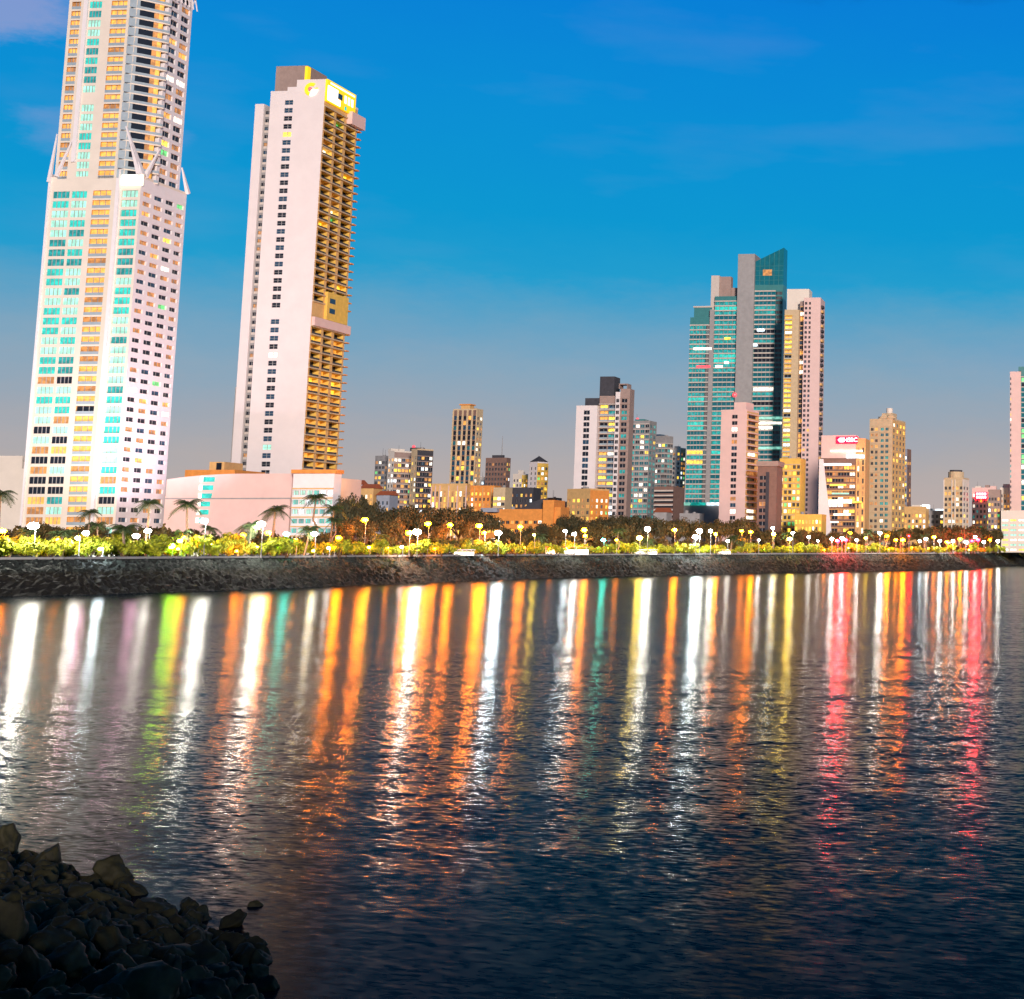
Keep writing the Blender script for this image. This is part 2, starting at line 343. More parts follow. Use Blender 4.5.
# ================================================================== BUILDINGS
class Bld:
    """One building. Root at its front right corner; local x along the front (left is negative), y into the block."""
    def __init__(s, name, label, px, Y, rot=5, py=500, group=None, cat='building'):
        s.th = R(rot); s.u = Vector((math.cos(s.th), -math.sin(s.th))); s.w = Vector((math.sin(s.th), math.cos(s.th)))
        s.P = Vector((mxy(px, py) * Y, Y)); s.root = empty(name, (s.P.x, s.P.y, GZ), -s.th); tag(s.root, label, cat, group)
        s.panes = []; s.bits = []; s.rng = random.Random(hash_(name + str(px)))
    def sx(s, px, py, dy=0):
        m_ = mxy(px, py); o = s.P + s.w * dy; return (m_ * o.y - o.x) / (s.u.x - m_ * s.u.y)
    def sd(s, px, py, x, dy=0):
        m_ = mxy(px, py); o = s.P + s.u * x + s.w * dy; return dy + (m_ * o.y - o.x) / (s.w.x - m_ * s.w.y)
    def z(s, px, py, x=0, dy=0):
        o = s.P + s.u * x + s.w * dy; return at(px, py, o.y).z - GZ
    def fr(s, face, x0, x1, y0):
        if face == 'F': return lambda u, z, d: (x0 + u, y0 + d, z)
        return lambda u, z, d: (x1 - d, y0 + u, z)
    def wall(s, mb, fr, W, z0, z1, spec, m):
        """A facade with real recesses: spec = dict(cols=[(u0,u1,style)], fh, lo, hi, dep, pal ...)"""
        fh = spec['fh']; zs0 = z0 + spec.get('base', 0); nfl = max(1, int((z1 - spec.get('par', 1.0) - zs0) / fh))
        cols = spec['cols']
        if isinstance(cols, int):
            k = cols; fill = spec.get('fill', .6); cw = W / k; cols = [((i + .5 - fill / 2) * cw, (i + .5 + fill / 2) * cw, {}) for i in range(k)]
        skip = spec.get('skip', ())
        u_prev = 0
        for (a_, b_, st) in cols:
            S = {**spec, **st}; wm = S.get('wm', m)
            mb.quad(fr(u_prev, z0, 0), fr(a_, z0, 0), fr(a_, z1, 0), fr(u_prev, z1, 0), m)
            lo, hi, dep = S.get('lo', .3) * fh, S.get('hi', .85) * fh, S.get('dep', .25); zp = z0
            for k in range(nfl):
                if k in skip or k in S.get('cskip', ()): continue
                if S.get('prob', 1) < 1 and s.rng.random() > S['prob']: continue
                za, zb = zs0 + k * fh + lo, zs0 + k * fh + hi
                mb.quad(fr(a_, zp, 0), fr(b_, zp, 0), fr(b_, za, 0), fr(a_, za, 0), wm); zp = zb
                im = S.get('in', wm)
                mb.quad(fr(a_, za, 0), fr(b_, za, 0), fr(b_, za, dep), fr(a_, za, dep), im)
                mb.quad(fr(a_, zb, 0), fr(b_, zb, 0), fr(b_, zb, dep), fr(a_, zb, dep), im)
                mb.quad(fr(a_, za, 0), fr(a_, za, dep), fr(a_, zb, dep), fr(a_, zb, 0), im)
                mb.quad(fr(b_, za, 0), fr(b_, za, dep), fr(b_, zb, dep), fr(b_, zb, 0), im)
                pm = S.get('at', {}).get(k) or pick(S.get('palf', lambda k_: S['pal'])(k), s.rng)
                s.panes.append((S.get('pn', 'window'), fr, a_, b_, za, zb, dep, pm, S.get('mull', (1, 0))))
                if S.get('rail'):
                    r_ = MB(); p = fr(a_, za, -.04); q = fr(b_, za + S['rail'], .06)
                    r_.box(min(p[0], q[0]), max(p[0], q[0]), min(p[1], q[1]), max(p[1], q[1]), za - .05, za + S['rail'], S.get('railm', 'railing')); s.bits.append(('railing', r_))
            mb.quad(fr(a_, zp, 0), fr(b_, zp, 0), fr(b_, z1, 0), fr(a_, z1, 0), wm); u_prev = b_
        mb.quad(fr(u_prev, z0, 0), fr(W, z0, 0), fr(W, z1, 0), fr(u_prev, z1, 0), m)
        if spec.get('slab'):
            so_, sm_, st_ = spec['slab'], spec.get('slabm', m), spec.get('slabt', .35)
            ua, ub = spec.get('slabr', (0, W))
            for k in range(nfl + 1):
                if k in skip: continue
                za = zs0 + k * fh; r_ = MB(); p = fr(ua, 0, -so_); q = fr(ub, 0, .0)
                r_.box(min(p[0], q[0]), max(p[0], q[0]) , min(p[1], q[1]), max(p[1], q[1]), za - st_, za + spec.get('slabu', .12), sm_); s.bits.append((spec.get('slabn', 'balcony'), r_))
        if spec.get('fins'):
            for f in spec['fins']:
                r_ = MB(); p = fr(f * W - .25, 0, -spec.get('finp', .5)); q = fr(f * W + .25, 0, 0.0); r_.box(min(p[0], q[0]), max(p[0], q[0]), min(p[1], q[1]), max(p[1], q[1]), z0, z1 - .3, spec.get('finm', m)); s.bits.append(('pier', r_))
    def vol(s, x0, x1, y0, y1, z0, z1, m, front=None, right=None, name='wall', roof=None, parapet=True):
        mb = MB()
        mb.quad((x0, y0, z0), (x0, y1, z0), (x0, y1, z1), (x0, y0, z1), m); mb.quad((x0, y1, z0), (x1, y1, z0), (x1, y1, z1), (x0, y1, z1), m)
        mb.quad((x0, y0, z1), (x1, y0, z1), (x1, y1, z1), (x0, y1, z1), roof or m)
        F_ = s.fr('F', x0, x1, y0); R_ = s.fr('R', x0, x1, y0)
        if front: s.wall(mb, F_, x1 - x0, z0, z1, front, m)
        else: mb.quad((x0, y0, z0), (x1, y0, z0), (x1, y0, z1), (x0, y0, z1), m)
        if right: s.wall(mb, R_, y1 - y0, z0, z1, right, right.get('m', m))
        else: mb.quad((x1, y0, z0), (x1, y1, z0), (x1, y1, z1), (x1, y0, z1), m)
        if parapet and x1 - x0 > 3 and y1 - y0 > 3:
            t_ = .3
            for (a_, b_, c_, d_) in ((x0, x1, y0, y0 + t_), (x0, x1, y1 - t_, y1), (x0, x0 + t_, y0 + t_, y1 - t_), (x1 - t_, x1, y0 + t_, y1 - t_)):
                mb.box(a_ - .04, b_ + .04, c_ - .04 if c_ == y0 else c_, d_, z1 + .01, z1 + .9, m)
        return obj(name, mb, s.root)
    def pvol(s, xl, xc, xr, ytop, m, dy=0, yref=500, ybot=None, depth=None, **k):
        """volume from the outline seen: left edge, corner, right edge (at picture row yref) and top row"""
        x0, x1 = s.sx(xl, yref, dy), s.sx(xc, yref, dy); y1 = dy + depth if depth else s.sd(xr, yref, x1, dy)
        y1 = min(y1, dy + 45)
        z1 = s.z(xc, ytop, x1, dy); z0 = s.z(xc, ybot, x1, dy) if ybot is not None else 0
        s.vol(x0, x1, dy, y1, z0, z1, m, **k); return x0, x1, dy, y1, z0, z1
    def part(s, name, mb, **k): return obj(name, mb, s.root, **k)
    def finish(s):
        by = {}
        for p in s.panes: by.setdefault(p[0], []).append(p)
        for nme, lst in by.items():
            lst.sort(key=lambda p: -abs((p[3] - p[2]) * (p[5] - p[4])) * (1 if p[1]('a' and 1, 0, 0)[1] == p[1](0, 0, 0)[1] else .5))
            rest = MB()
            for i, (_, fr, a_, b_, za, zb, dep, pm, mu) in enumerate(lst):
                mb = MB() if i < 100 else rest
                mb.quad(fr(a_, za, dep), fr(b_, za, dep), fr(b_, zb, dep), fr(a_, zb, dep), pm)
                nx, nz_ = mu; wd = min(.12, (b_ - a_) * .05)
                for q in range(1, nx + 1):
                    c_ = a_ + (b_ - a_) * q / (nx + 1); p_, q_ = fr(c_ - wd, za, dep - .08), fr(c_ + wd, zb, dep - .005)
                    mb.box(min(p_[0], q_[0]), max(p_[0], q_[0]), min(p_[1], q_[1]), max(p_[1], q_[1]), za, zb, 'stone grey')
                for q in range(1, nz_ + 1):
                    c_ = za + (zb - za) * q / (nz_ + 1); p_, q_ = fr(a_, 0, dep - .07), fr(b_, 0, dep - .004)
                    mb.box(min(p_[0], q_[0]), max(p_[0], q_[0]), min(p_[1], q_[1]), max(p_[1], q_[1]), c_ - .06, c_ + .06, 'stone grey')
                if i < 100: obj(nme, mb, s.root)
            if rest.f: obj(nme, rest, s.root, kind='stuff')
        by = {}
        for n_, mb in s.bits: by.setdefault(n_, []).append(mb)
        for n_, lst in by.items():
            for mb in lst[:100]: obj(n_, mb, s.root)
            if len(lst) > 100:
                rest = MB()
                for mb in lst[100:]:
                    o_ = len(rest.v); rest.v += mb.v; rest.f += [tuple(k + o_ for k in f) for f in mb.f]; rest.m += [rest.mi(mb.mats[i]) for i in mb.m]
                obj(n_, rest, s.root, kind='stuff')
        return s.root
def hash_(st):
    h_ = 7
    for ch in st: h_ = (h_ * 131 + ord(ch)) % 1000003
    return h_
def text_mesh(s, size, m, thick=.15):
    cu = bpy.data.curves.new('letters', 'FONT'); cu.body = s; cu.size = size; cu.extrude = thick; cu.align_x = 'CENTER'; cu.align_y = 'CENTER'
    o = bpy.data.objects.new('letters', cu); COL.objects.link(o); dg = bpy.context.evaluated_depsgraph_get(); dg.update()
    me = bpy.data.meshes.new_from_object(o.evaluated_get(dg)); bpy.data.objects.remove(o); me.materials.clear(); me.materials.append(MATS[m]); return me

def _box(*a):
    q = MB(); q.box(*a); return q
def _roof(x0, x1, y1, z1):
    q = MB(); m_ = y1 / 2; h_ = z1 + 3.2
    q.quad((x0 - .5, -.5, z1 + .9), (x1 + .5, -.5, z1 + .9), (x1 + .5, m_, h_), (x0 - .5, m_, h_), 'red roof'); q.quad((x0 - .5, y1 + .5, z1 + .9), (x1 + .5, y1 + .5, z1 + .9), (x1 + .5, m_, h_), (x0 - .5, m_, h_), 'red roof')
    for x in (x0 - .5, x1 + .5): q.poly([(x, -.5, z1 + .9), (x, y1 + .5, z1 + .9), (x, m_, h_)], 'red roof')
    return q
# ---- tower one: the tall cream residential tower at the left
def tower_one():
    B = Bld('apartment_tower', 'tallest cream tower at far left with teal windows and stacked balconies', 121, 500, rot=4, py=446)
    sx = lambda px, py=446: B.sx(px, py)
    x0 = sx(29); step = B.z(121, 178); top = B.z(121, -22); fh = 3.36
    D = B.sd(168.5, 446, 0)
    teal = [('pane teal', 3.5), ('pane pale teal', 3.5), ('glass teal', 1.5), ('pane yellow', .12)]
    low = [('glass dark', 2), ('pane dim orange', 1.2), ('pane pale teal', .8), ('pane orange', .8), ('glass teal', .6)]
    pf = lambda k: teal if k > 16 else (teal + low if k > 11 else low)
    bal = dict(pal=[('pane orange', 8), ('pane dim orange', 1), ('glass dark', .2)], dep=.7, lo=.06, hi=.86, rail=.95, mull=(2, 0), **{'in': 'ochre wall'})  # glowing orange panes and ochre reveals stand in for lamplit balcony walls
    def C(a, b, st, py=446): return (sx(a, py) - x0, sx(b, py) - x0, st)
    win = dict(palf=pf, lo=.12, hi=.82, mull=(3, 0))
    lowf = dict(fh=fh, cols=[C(32, 48.6, win), C(51, 66.5, win), C(72.7, 91, bal), C(102, 118.5, {**win, 'dep': .6, 'palf': lambda k: teal if k > 14 else teal + low + low + [('pane white', .5)]})], pal=teal, base=3)
    dk = [('glass dark', 5), ('glass blue', 2), ('pane dim orange', 3), ('pane orange', .7), ('pane yellow', .35), ('pane green', .15), ('pane white', .3)]
    rc = [(.06, .23, {}), (.30, .48, {}), (.55, .73, {}), (.80, .95, {})]
    rs = dict(fh=fh, cols=[(a * D, b * D, s_) for a, b, s_ in rc], pal=dk, lo=.2, hi=.8, dep=.6, base=3, mull=(1, 0), m='pier white', rail=.5, railm='pier white')
    B.vol(x0, 0, 0, D, 0, step, 'cream wall', front=lowf, right=rs)
    # upper shaft: corner cut away, bowed balconies across the cut
    ux0 = B.sx(64, 66); cx = B.sx(132.5, 66); cd = B.sd(164.5, 66, 0); D2 = B.sd(188.3, 66, 0)
    def U(a, b, st): return (B.sx(a, 66) - ux0, B.sx(b, 66) - ux0, st)
    nb = int((top - step) / fh)
    upf = dict(fh=fh, cols=[U(67, 76, {**bal}), U(84.8, 97, {**win, 'palf': lambda k: teal[:3], 'cskip': (nb - 13,)}), U(106.8, 122.5, bal)], pal=teal, par=0)
    B.vol(ux0, cx, 0, D2 - 1, step, top, 'cream wall', front=upf, parapet=False)
    mb = MB(); Rf = B.fr('R', cx, 0, 0)
    upr = dict(fh=fh, cols=[((.12) * (D2 - cd), .43 * (D2 - cd), {}), (.55 * (D2 - cd), .9 * (D2 - cd), {})], pal=dk, lo=.2, hi=.8, dep=.6, m='pier white', par=0)
    B.vol(cx + .01, 0, cd, D2, step, top, 'pier white', right=upr, parapet=False)
    core = MB(); core.prism([(cx + .02, 1.5), (-1.5, cd - .02), (cx + .02, cd - .02)], step, top, 'glass dark'); B.part('window_wall', core)
    w1 = MB(); n = 8
    def bow(off, k): # bowed outline across the cut corner
        a = Vector((cx, 0)); b_ = Vector((0, cd)); out = []
        nrm = Vector((cd, -cx)).normalized()
        for i in range(k + 1):
            f = i / k; p = a.lerp(b_, f) + nrm * (off + 4.2 * math.sin(math.pi * f) ** .8); out.append((p.x, p.y))
        return out
    for k in range(nb + 1):
        z = step + k * fh; o = bow(0, n); s_ = MB(); s_.prism([(cx, .3)] + o + [(-.3, cd)], z - .35, z + .1, 'cream wall'); B.bits.append(('balcony', s_))
        r_ = MB(); oi = bow(-.12, n)
        for i in range(n): r_.prism([o[i], o[i + 1], oi[i + 1], oi[i]], z + .12, z + .95, 'railing')
        B.bits.append(('railing', r_))
        q = bow(-2.2, n)
        if k < nb:
            for i in range(n):
                pm = 'glass dark' if i < 3 else ('pane dim orange' if i == 3 else 'pane orange')  # orange panes paint the lamplight on the walls behind the bowed balconies
                if i in (0, 7): pm = 'railing'
                p0, p1 = q[i], q[i + 1]; B.bits.append(('window', _pane(p0, p1, z + .1, z + fh - .36, pm)))
    # white sloping frames where the shaft steps in, lit brightly
    for (xa, ya) in ((x0, 0), (0, D)):
        pass
    def brace(p, q, r=.6):
        m_ = MB(); m_.tube(p, q, r * 1.3, r * .35, 'pier white', n=4); B.part('brace', m_)
    brace((x0 - .5, -.4, step - 1), (ux0 - .2, -.3, step + 16)); brace((x0 + 2, -.4, step + 1), (B.sx(80, 66) , -.5, step + 14))
    brace((B.sx(141, 200), -.6, step + 1), (cx, -.8, step + 18), .9); brace((-.5, -.6, step + 1.5), (cx + 4, -3.5, step + 11), .8); brace((0, 2, step + 1), (.5, cd, step + 12), .7)
    brace((.4, D, step + .5), (.4, D2, step + 9), .7)
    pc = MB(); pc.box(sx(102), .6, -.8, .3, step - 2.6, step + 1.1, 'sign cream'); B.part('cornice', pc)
    wp = MB(); wp.box(B.sx(80, 66), B.sx(84, 66), -.7, 0, step + 6, top, 'pier white'); B.part('pier', wp)
    wp = MB(); wp.box(x0 - .7, x0 - .01, -.5, 6, 0, step + 2, 'pier white'); B.part('pier', wp)
    wp = MB(); wp.box(B.sx(97, 446), B.sx(100.5, 446), -.9, 0, 0, step + 3, 'pier white'); B.part('pier', wp)
    # crown truss at the top right
    cr_ = MB()
    for i in range(7):
        y = cd + (D2 - cd) * i / 6; cr_.tube((-.2, y, top - 4), (.6, y + 1.5, top + 5), .22, .22, 'pier white', 4); cr_.tube((-.2, y, top + 5), (.9, y + 1.5, top - 4), .22, .22, 'pier white', 4)
    cr_.box(cx, .8, -.5, D2 + .5, top + .02, top + 1.4, 'pier white'); B.part('crown', cr_)
    B.finish(); return B
def _pane(p0, p1, z0, z1, pm):
    m_ = MB(); m_.quad((*p0, z0), (*p1, z0), (*p1, z1), (*p0, z1), pm); return m_
T1 = tower_one()

# ---- tower two: slab with one column of dark windows and ochre balcony side
def tower_two():
    B = Bld('hotel_tower', 'pale pink slab tower with round golden emblem and ochre balcony side', 301.8, 580, rot=5, py=471)
    fh = 3.28; xl = B.sx(246, 471); D = B.sd(337, 471, 0) + 0; z1 = B.z(301.8 + 23.5, 79); zs = 0
    base = B.z(301.8, 474) - 1
    wx = (B.sx(261, 471) - xl, B.sx(269.6, 471) - xl)
    dark = [('glass dark', 6), ('glass blue', 4)]
    nfl = int((B.z(325, 98) - base) / fh)
    gapf = int((B.z(312, 314) - base) / fh)
    zt1 = B.z(325, 92)
    front = dict(fh=fh, base=base, cols=[(wx[0], wx[1], dict(at={nfl - 4: 'pane yellow', gapf - 5: 'pane white', 3: 'pane pale teal'}))], pal=dark, lo=.2, hi=.78, dep=.35, mull=(1, 1), skip=(gapf,), par=2)
    bal = [('glass dark', 7), ('glass blue', 2), ('pane dim orange', 1.6), ('pane orange', .5), ('pane yellow', .4), ('pane green', .35), ('pane white', .3)]
    low = [('glass dark', 3), ('pane dim orange', 2.5), ('pane orange', 2), ('pane yellow', .4)]
    rc = [(.04, .30, {}), (.37, .60, {}), (.68, .95, {})]
    right = dict(fh=fh, base=base, cols=[(a * D, b * D, s_) for a, b, s_ in rc], palf=lambda k: low if k < gapf - 3 else bal, pal=bal, lo=.06, hi=.88, dep=2.6, rail=.75, railm='dark wall', mull=(1, 0), m='ochre wall', slab=.55, slabm='sand wall', skip=(gapf, gapf + 1), par=3, **{'in': 'yellow wall'})  # warm balcony light is put into the ochre walls and orange panes
    B.vol(xl, 0, 0, D, 0, zt1, 'white wall', front=front, right=right)
    # balcony ends that stick out past the back of the side
    for k in range(nfl):
        if k in (gapf, gapf + 1): continue
        m_ = MB(); m_.box(-3.5, .9, D + .01, D + 2.2, base + k * fh - .35, base + k * fh + .1, 'orange wall'); B.bits.append(('balcony', m_))
    # stepped top
    pts = [(296.5, 325.3, 79), (287.5, 296.5, 86)]
    for (a, b_, y) in pts:
        xa, xb = B.sx(a, 90), min(B.sx(b_, 90), 0); m_ = MB(); m_.box(xa, xb, 0.01, 9, zt1 + .9, B.z(b_, y), 'white wall'); B.part('parapet', m_)
    # plant floor box on the side
    m_ = MB(); zg = base + gapf * fh; m_.box(.0, 1.2, D * .35, D * .97, zg + .3, zg + 2 * fh + 5, 'yellow wall'); B.part('plant_room', m_)
    for dz in (2.2, 6.2):
        m_ = MB(); m_.box(1.2, 1.25, D * .42, D * .58, zg + dz + 1, zg + dz + 3, 'glass blue'); B.part('window', m_)
    m_ = MB(); m_.box(-.5, 1.35, .4, D + 2, zg - 3.2, zg + .2, 'pink wall'); B.part('ledge', m_)
    # set-back strip with small windows, and the left pier
    xs = B.sx(241, 471, 4); xw = B.sx(246.5, 471, 4); xq = B.sx(232, 471, 4)
    zt2 = B.z(262, 102)
    B.vol(xs, xw, 4, D, 0, zt2, 'grey wall', front=dict(fh=fh, base=base, cols=[(.4, xw - xs - .3, {})], pal=[('glass dark', 3), ('glass blue', 1), ('pane dim orange', 1)], lo=.15, hi=.85, dep=.5, rail=.9, railm='slab concrete'), parapet=False)
    B.vol(xq, xs - .02, 3.2, D, 0, zt2, 'white wall')
    # roof house with yellow lit corner
    xa, xb = B.sx(275.5, 80, 10), B.sx(307, 80, 10); zz0, zz1 = zt1, B.z(300, 64.5, 0, 10)
    m_ = MB(); m_.box(xa, xb, 10, D - 1, zz0, zz1, 'taupe wall'); B.part('roof_house', m_)
    m_ = MB(); m_.box(xb - 1.0, xb + .2, 9.8, 12, zz0, zz1 - .4, 'sign yellow'); B.part('light_strip', m_)
    # emblem: golden ring with a bar, on the front
    ex, ez = B.sx(311.5, 89), B.z(311.5, 89)
    e_ = MB(); rO, rI = 2.75, 1.45; n = 28
    for i in range(n):
        if i in (1, 2, 3): continue
        a0, a1_ = 2 * math.pi * i / n, 2 * math.pi * (i + 1) / n
        mm = 'sign cream' if 20 <= i else 'sign yellow'
        P_ = lambda a, r, y: (ex + r * math.cos(a), y, ez + r * math.sin(a))
        e_.quad(P_(a0, rI, -.35), P_(a0, rO, -.35), P_(a1_, rO, -.35), P_(a1_, rI, -.35), mm); e_.quad(P_(a0, rO, -.35), P_(a0, rO, 0), P_(a1_, rO, 0), P_(a1_, rO, -.35), mm)
        e_.quad(P_(a0, rI, -.35), P_(a0, rI, 0), P_(a1_, rI, 0), P_(a1_, rI, -.35), mm)
    e_.box(ex - .1, ex + 2.3, -.4, -.1, ez - .95, ez - .05, 'sign cream'); B.part('emblem', e_)
    m_ = MB(); m_.ball((ex - .35, -.3, ez + .1), .8, 'pane red', 8, 5); B.part('emblem', m_)
    # yellow sign panel along the side of the top
    zb_, zt_ = zt1 - 3.6, zt1 + 5.4; Ds = D * .86
    m_ = MB(); m_.box(.02, .9, .1, Ds, zb_, zt_, 'sign yellow'); B.part('sign_panel', m_)
    m_ = MB(); m_.box(.9, 1.02, .5, Ds * .36, zb_ + .6, zt_ - 2.4, 'sign white'); m_.box(.9, 1.02, Ds * .36, Ds * .46, zb_ + .6, zb_ + 3, 'sign white'); B.part('letter', m_)
    m_ = MB(); m_.box(.9, 1.05, Ds * .36, Ds * .52, zb_ + 3.4, zt_ - 3.3, 'glass blue'); B.part('letter', m_)
    m_ = MB(); m_.box(.9, 1.02, Ds * .1, Ds * .95, zt_ - 1.4, zt_ - .7, 'sign cream'); B.part('letter', m_)
    m_ = MB(); m_.box(.9, 1.02, Ds * .62, Ds * .68, zb_ + .2, zb_ + 1.8, 'pane teal'); B.part('letter', m_)
    for f in (.6, .72, .84):
        m_ = MB(); m_.box(.9, 1.02, Ds * f, Ds * (f + .07), zb_ + 3, zt_ - 2.8, 'sign cream'); B.part('letter', m_)
    m_ = MB(); m_.box(-.3, 2.2, Ds * .8, D + 2.6, zb_ - 4.4, zb_ + .8, 'pink wall'); B.part('ledge', m_)
    B.finish(); return B
T2 = tower_two()

def podium():
    B = Bld('hotel_podium', 'long low blank pink podium with curved roofline beside the slab tower', 290.5, 520, rot=3)
    x0 = B.sx(165, 500); z1 = B.z(290, 473.5); zl = B.z(165, 479); mb = MB(); pts = []; n = 10
    tops = [zl + (z1 - zl) * (1 - (1 - min(1, i / 6)) ** 2) for i in range(n + 1)]
    xs = [x0 + (0 - x0) * (i / n) ** 1 for i in range(n + 1)]
    for i in range(n):
        a_, b_ = xs[i], xs[i + 1]; zm = (B.z(200, 496))
        mb.quad((a_, 0, 0), (b_, 0, 0), (b_, 0, zm), (a_, 0, zm), 'pink wall'); mb.quad((a_, .25, zm), (b_, .25, zm), (b_, .25, tops[i + 1]), (a_, .25, tops[i]), 'pink wall')
        mb.quad((a_, 0, zm), (b_, 0, zm), (b_, .25, zm), (a_, .25, zm), 'grey wall')
        mb.quad((a_, .25, tops[i]), (b_, .25, tops[i + 1]), (b_, 50, tops[i + 1]), (a_, 50, tops[i]), 'pink wall')
    mb.quad((x0, 0, 0), (x0, 50, 0), (x0, 50, tops[0]), (x0, 0.25, tops[0]), 'pink wall'); mb.quad((0, 0, 0), (0, 50, 0), (0, 50, z1), (0, .25, z1), 'pink wall')
    B.part('wall', mb)
    for px_ in (176, 188, 226, 243, 262, 280):
        xx = B.sx(px_, 530); j_ = MB(); j_.box(xx - 1.1, xx + 1.1, -.2, -.01, .1, 3.0, 'pane orange' if px_ % 4 else 'glass dark'); j_.box(xx - 1.4, xx + 1.4, -1.1, -.02, 3.1, 3.3, 'pier white'); B.part('door', j_)
    for px_ in (232, 250, 268): 
        xx = B.sx(px_, 500); j_ = MB(); j_.box(xx - .9, xx + .9, .12, .24, zl * .70, zl * .76, 'grey wall'); B.part('vent', j_)
    zw = B.z(207, 498) + .2
    wm = MB(); wm.box(x0, 0, -.1, .22, zw - .55, zw - .1, 'stone grey'); B.part('ledge', wm)
    for i in range(6):
        zc = B.z(207, 479 + i * 8.2); xa, xb = B.sx(202 - i * .3, 500), B.sx(213 - i * .9, 500)
        m_ = MB(); m_.box(xa, xb, -.12, .24, zc - .9, zc + .7, 'pane teal'); m_.box(xa - 1.2, xa - .1, -.13, .24, zc - .9, zc + .8, 'pane white'); m_.box(xa, xb, -.2, .2, zc + .75, zc + .95, 'pier white'); B.part('window', m_)
    m_ = MB(); m_.box(B.sx(183, 500, 20), B.sx(233, 500, 20), 20, 40, z1 - 1, B.z(200, 469.5, 0, 20), 'orange wall'); B.part('roof_house', m_)
    m_ = MB(); m_.box(B.sx(207, 500, 24), B.sx(222, 500, 24), 24, 36, z1, B.z(200, 461.5, 0, 24), 'ochre wall'); m_.box(B.sx(214, 500, 23.8), B.sx(219, 500, 23.8), 23.8, 24, z1 + 1, B.z(200, 462.5, 0, 24), 'glass dark'); B.part('roof_house', m_)
    B.finish()
podium()
def parkade():
    B = Bld('parking_block', 'six storey white block with turquoise lit bands below the slab tower', 333, 515, rot=3)
    x0 = B.sx(292, 500); z1 = B.z(338, 476); fh = z1 / 8.3
    pal = [('pane cool', 2), ('pane pale teal', 4), ('pane teal', 3), ('glass teal', 1.4), ('glass dark', .8)]
    B.vol(x0, 0, 0, 5, 0, z1, 'pier white', front=dict(fh=fh, cols=6, fill=.86, pal=pal, lo=.3, hi=.78, dep=.8, slab=.5, slabm='ochre wall', slabt=.25, slabn='ledge', mull=(3, 0)))
    m_ = MB(); m_.box(x0 - .5, .8, -.8, 5, z1 + .92, z1 + 2.2, 'orange wall'); B.part('cornice', m_); B.finish()
parkade()
def left_hall():
    B = Bld('low_hall', 'cream low hall with plain wall left of the tallest tower', 62, 560, rot=3)
    x0 = B.sx(-60, 500); z1 = B.z(20, 458)
    B.vol(x0, B.sx(19, 500), 0, 20, 0, z1, 'cream wall')
    B.vol(B.sx(19, 500) + .02, 0, -1, 18, 0, B.z(20, 471), 'cream wall')
    d = MB()
    xc, r_ = B.sx(23, 470), 4.0
    for i in range(8):
        a0, a1_ = math.pi / 2 * i / 8, math.pi / 2 * (i + 1) / 8
        d.quad((xc - r_ * math.cos(a0) + 2, 0, B.z(20, 471) + r_ * math.sin(a0) * 1.2), (xc - r_ * math.cos(a1_) + 2, 0, B.z(20, 471) + r_ * math.sin(a1_) * 1.2), (xc - r_ * math.cos(a1_) + 2, 14, B.z(20, 471) + r_ * math.sin(a1_) * 1.2), (xc - r_ * math.cos(a0) + 2, 14, B.z(20, 471) + r_ * math.sin(a0) * 1.2), 'cream wall')
    B.part('roof', d)
    for i in range(3):
        m_ = MB(); xa = B.sx(3 + i * 7, 500); m_.box(xa, xa + 1.6, -.15, -.01, 3, 6, 'pane white'); B.part('window', m_)
    B.finish()
left_hall()

# ---- the many blocks of the skyline ---------------------------------------
DK = [('glass dark', 5), ('glass blue', 2), ('pane dim orange', 1.4), ('pane yellow', .7), ('pane white', .45), ('pane green', .2)]
LIT = [('glass dark', 3), ('glass blue', 1), ('pane dim orange', 2), ('pane orange', 1.6), ('pane yellow', 1.6), ('pane white', 1.0), ('pane cool', .5), ('pane green', .3)]
TEAL = [('glass teal', 5), ('glass deep teal', 4), ('pane teal', .5), ('pane white', .12), ('pane yellow', .15)]
def simple(name, label, Y, xl, xc, xr, ytop, m, front, right=None, rot=8, cap=(), group=None, yref=500, extra=None, depth=None):
    B = Bld(name, label, xc, Y, rot=rot, group=group, py=yref)
    x0, x1, y0, y1, z0, z1 = B.pvol(xl, xc, xr, ytop, m, yref=yref, front=front, right=right, depth=depth)
    for (a, b_, yt, cm) in cap:
        xa, xb = B.sx(a, ytop, 2.5), B.sx(b_, ytop, 2.5)
        q = MB(); q.box(xa, xb, 2.5, max(4, min(y1 - 1, 12)), z1, B.z(b_, yt, 0, 2.5), cm); B.part('roof_house', q)
    if extra: extra(B, x0, x1, y1, z1)
    if x1 - x0 > 6:
        for _ in range(B.rng.randint(1, 3)):
            a_ = B.rng.uniform(x0 + 1.5, x1 - 3); q = MB()
            if B.rng.random() < .5: q.tube((a_, 6, z1), (a_, 6, z1 + B.rng.uniform(1.6, 2.6)), .9, .9, 'stone grey', 8); B.part('water_tank', q)
            else: q.tube((a_, 5, z1), (a_, 5, z1 + B.rng.uniform(3, 6.5)), .10, .05, 'dark wall', 4); B.part('antenna', q)
    B.finish(); return B
def mast(px, yt, beacon=None):
    def f(B, x0, x1, y1, z1):
        x = B.sx(px, yt + 15, 5); q = MB(); q.tube((x, 5, z1), (x, 5, B.z(px, yt, 0, 5)), .3, .12, 'stone grey', 5); B.part('mast', q)
        if beacon:
            q = MB(); q.ball((x, 5, B.z(px, yt, 0, 5)), 1.0, beacon, 8, 5); B.part('beacon', q)
    return f
fs = lambda n=6, fh=3.3, pal=LIT, **k: dict(fh=fh, cols=n, pal=pal, **k)
